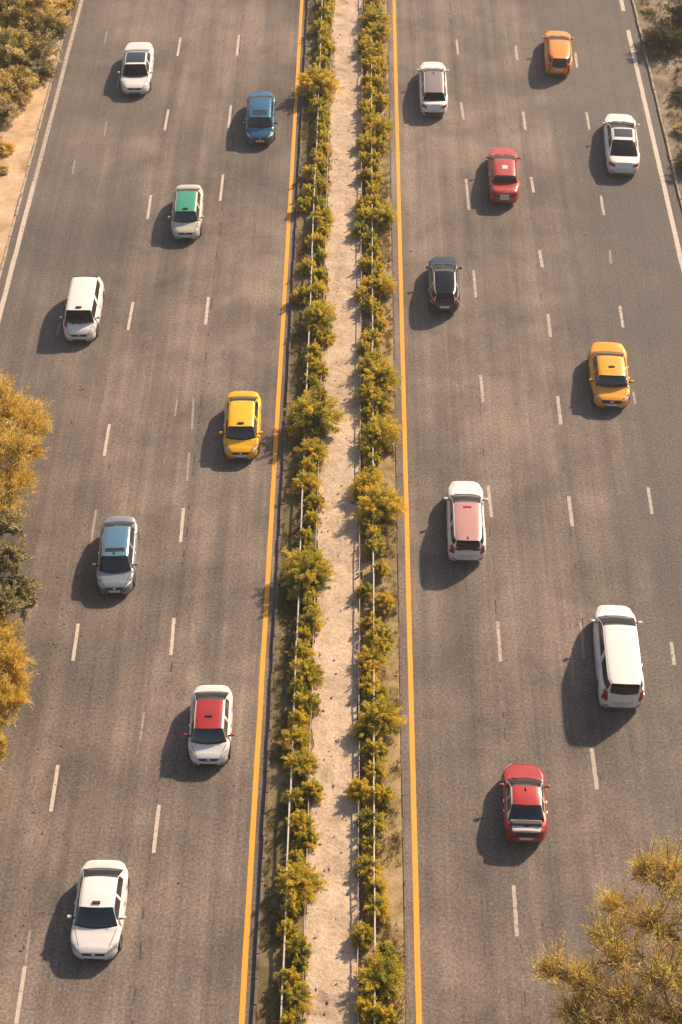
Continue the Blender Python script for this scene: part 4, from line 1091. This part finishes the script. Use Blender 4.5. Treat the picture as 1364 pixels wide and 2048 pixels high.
car('c14', 'taxi', 'amber yellow saloon taxi in the outer lanes of the right carriageway', 'taxi', 'sedan', 180, YEL2, sign='mid', group=GL, lamps='clear',
    extra=[top_patch('grille_surround', M['black'], [(-.50, .99, .54), (.50, .99, .54), (.52, .955, .69), (-.52, .955, .69)], (0, 1, .5), 8, 2, .010), top_patch('grille_emblem', M['chrome'], [(-.10, .985, .60), (.10, .985, .60), (.10, .965, .66), (-.10, .965, .66)], (0, 1, .5), 3, 2, .024)])
car('c15', 'suv', 'white off-roader with a pink roof and wide red tail lights', 'car', 'suv', 0, WHITE, roof=(0.46, 0.235, 0.205), glass='glass', rear_glass='glass_dark', group=GL,
    extra=[antenna, top_patch('rear_band', M['lamp_red'], [(-.86, -.985, .98), (.86, -.985, .98), (.86, -.975, 1.13), (-.86, -.975, 1.13)], (0, -1, .5), 12, 3, .008), top_patch('plate_recess', M['black'], [(-.50, -.985, .96), (.50, -.985, .96), (.50, -.975, 1.08), (-.50, -.975, 1.08)], (0, -1, .5), 8, 3, .014), top_patch('upper_plate', M['plate'], [(-.26, -.985, .90), (.26, -.985, .90), (.26, -.98, 1.0), (-.26, -.98, 1.0)], (0, -1, .5), 6, 2, .022), roof_panel((.10, .15), .22, M['lamp_red'], 'roof_lamp')])
car('c16', 'van', 'long white van with black side and rear windows, lower right', 'van', 'van', 0, WHITE, glass='glass', rear_glass='glass_dark', group=GL)
car('c17', 'car', 'red hatchback with a white tailgate frame and black rear panel, bottom right', 'car', 'fast', 0, RED, roof=(0.42, 0.028, 0.020), frame=(0.70, 0.62, 0.56), group=GL, sign='fin',
    extra=[top_patch('tailgate_lip', paint((0.78, 0.70, 0.64)), [(-.62, -.955, .96), (.62, -.955, .96), (.72, -.665, 1.0), (-.72, -.665, 1.0)], (0, -.3, 1), 10, 6, .016),
           top_patch('tailgate_badge', M['black'], [(-.10, -.84, 1.0), (.10, -.84, 1.0), (.10, -.77, 1.0), (-.10, -.77, 1.0)], (0, -.3, 1), 3, 3, .030),
           top_patch('rear_panel', M['black'], [(-.66, -.99, .62), (.66, -.99, .62), (.64, -.965, .90), (-.64, -.965, .90)], (0, -1, .5), 10, 3, .006)])

# ---------------------------------------------------------------- thin warm haze
b = MB(); b.box(-3100, 3100, -3100, 3100, -1.4, 54.0)
hz = bpy.data.materials.new('haze_air'); hz.use_nodes = True
ht = hz.node_tree; ht.nodes.remove(ht.nodes['Principled BSDF'])
pv = ht.nodes.new('ShaderNodeVolumePrincipled'); pv.inputs['Color'].default_value = (1.0, 0.93, 0.85, 1); pv.inputs['Density'].default_value = 0.00042; pv.inputs['Anisotropy'].default_value = 0.3
ht.links.new(pv.outputs[0], ht.nodes['Material Output'].inputs['Volume'])
tag(link('haze', b.mesh('haze', hz)), 'thin warm haze in the air above the whole road', 'haze', kind='stuff')
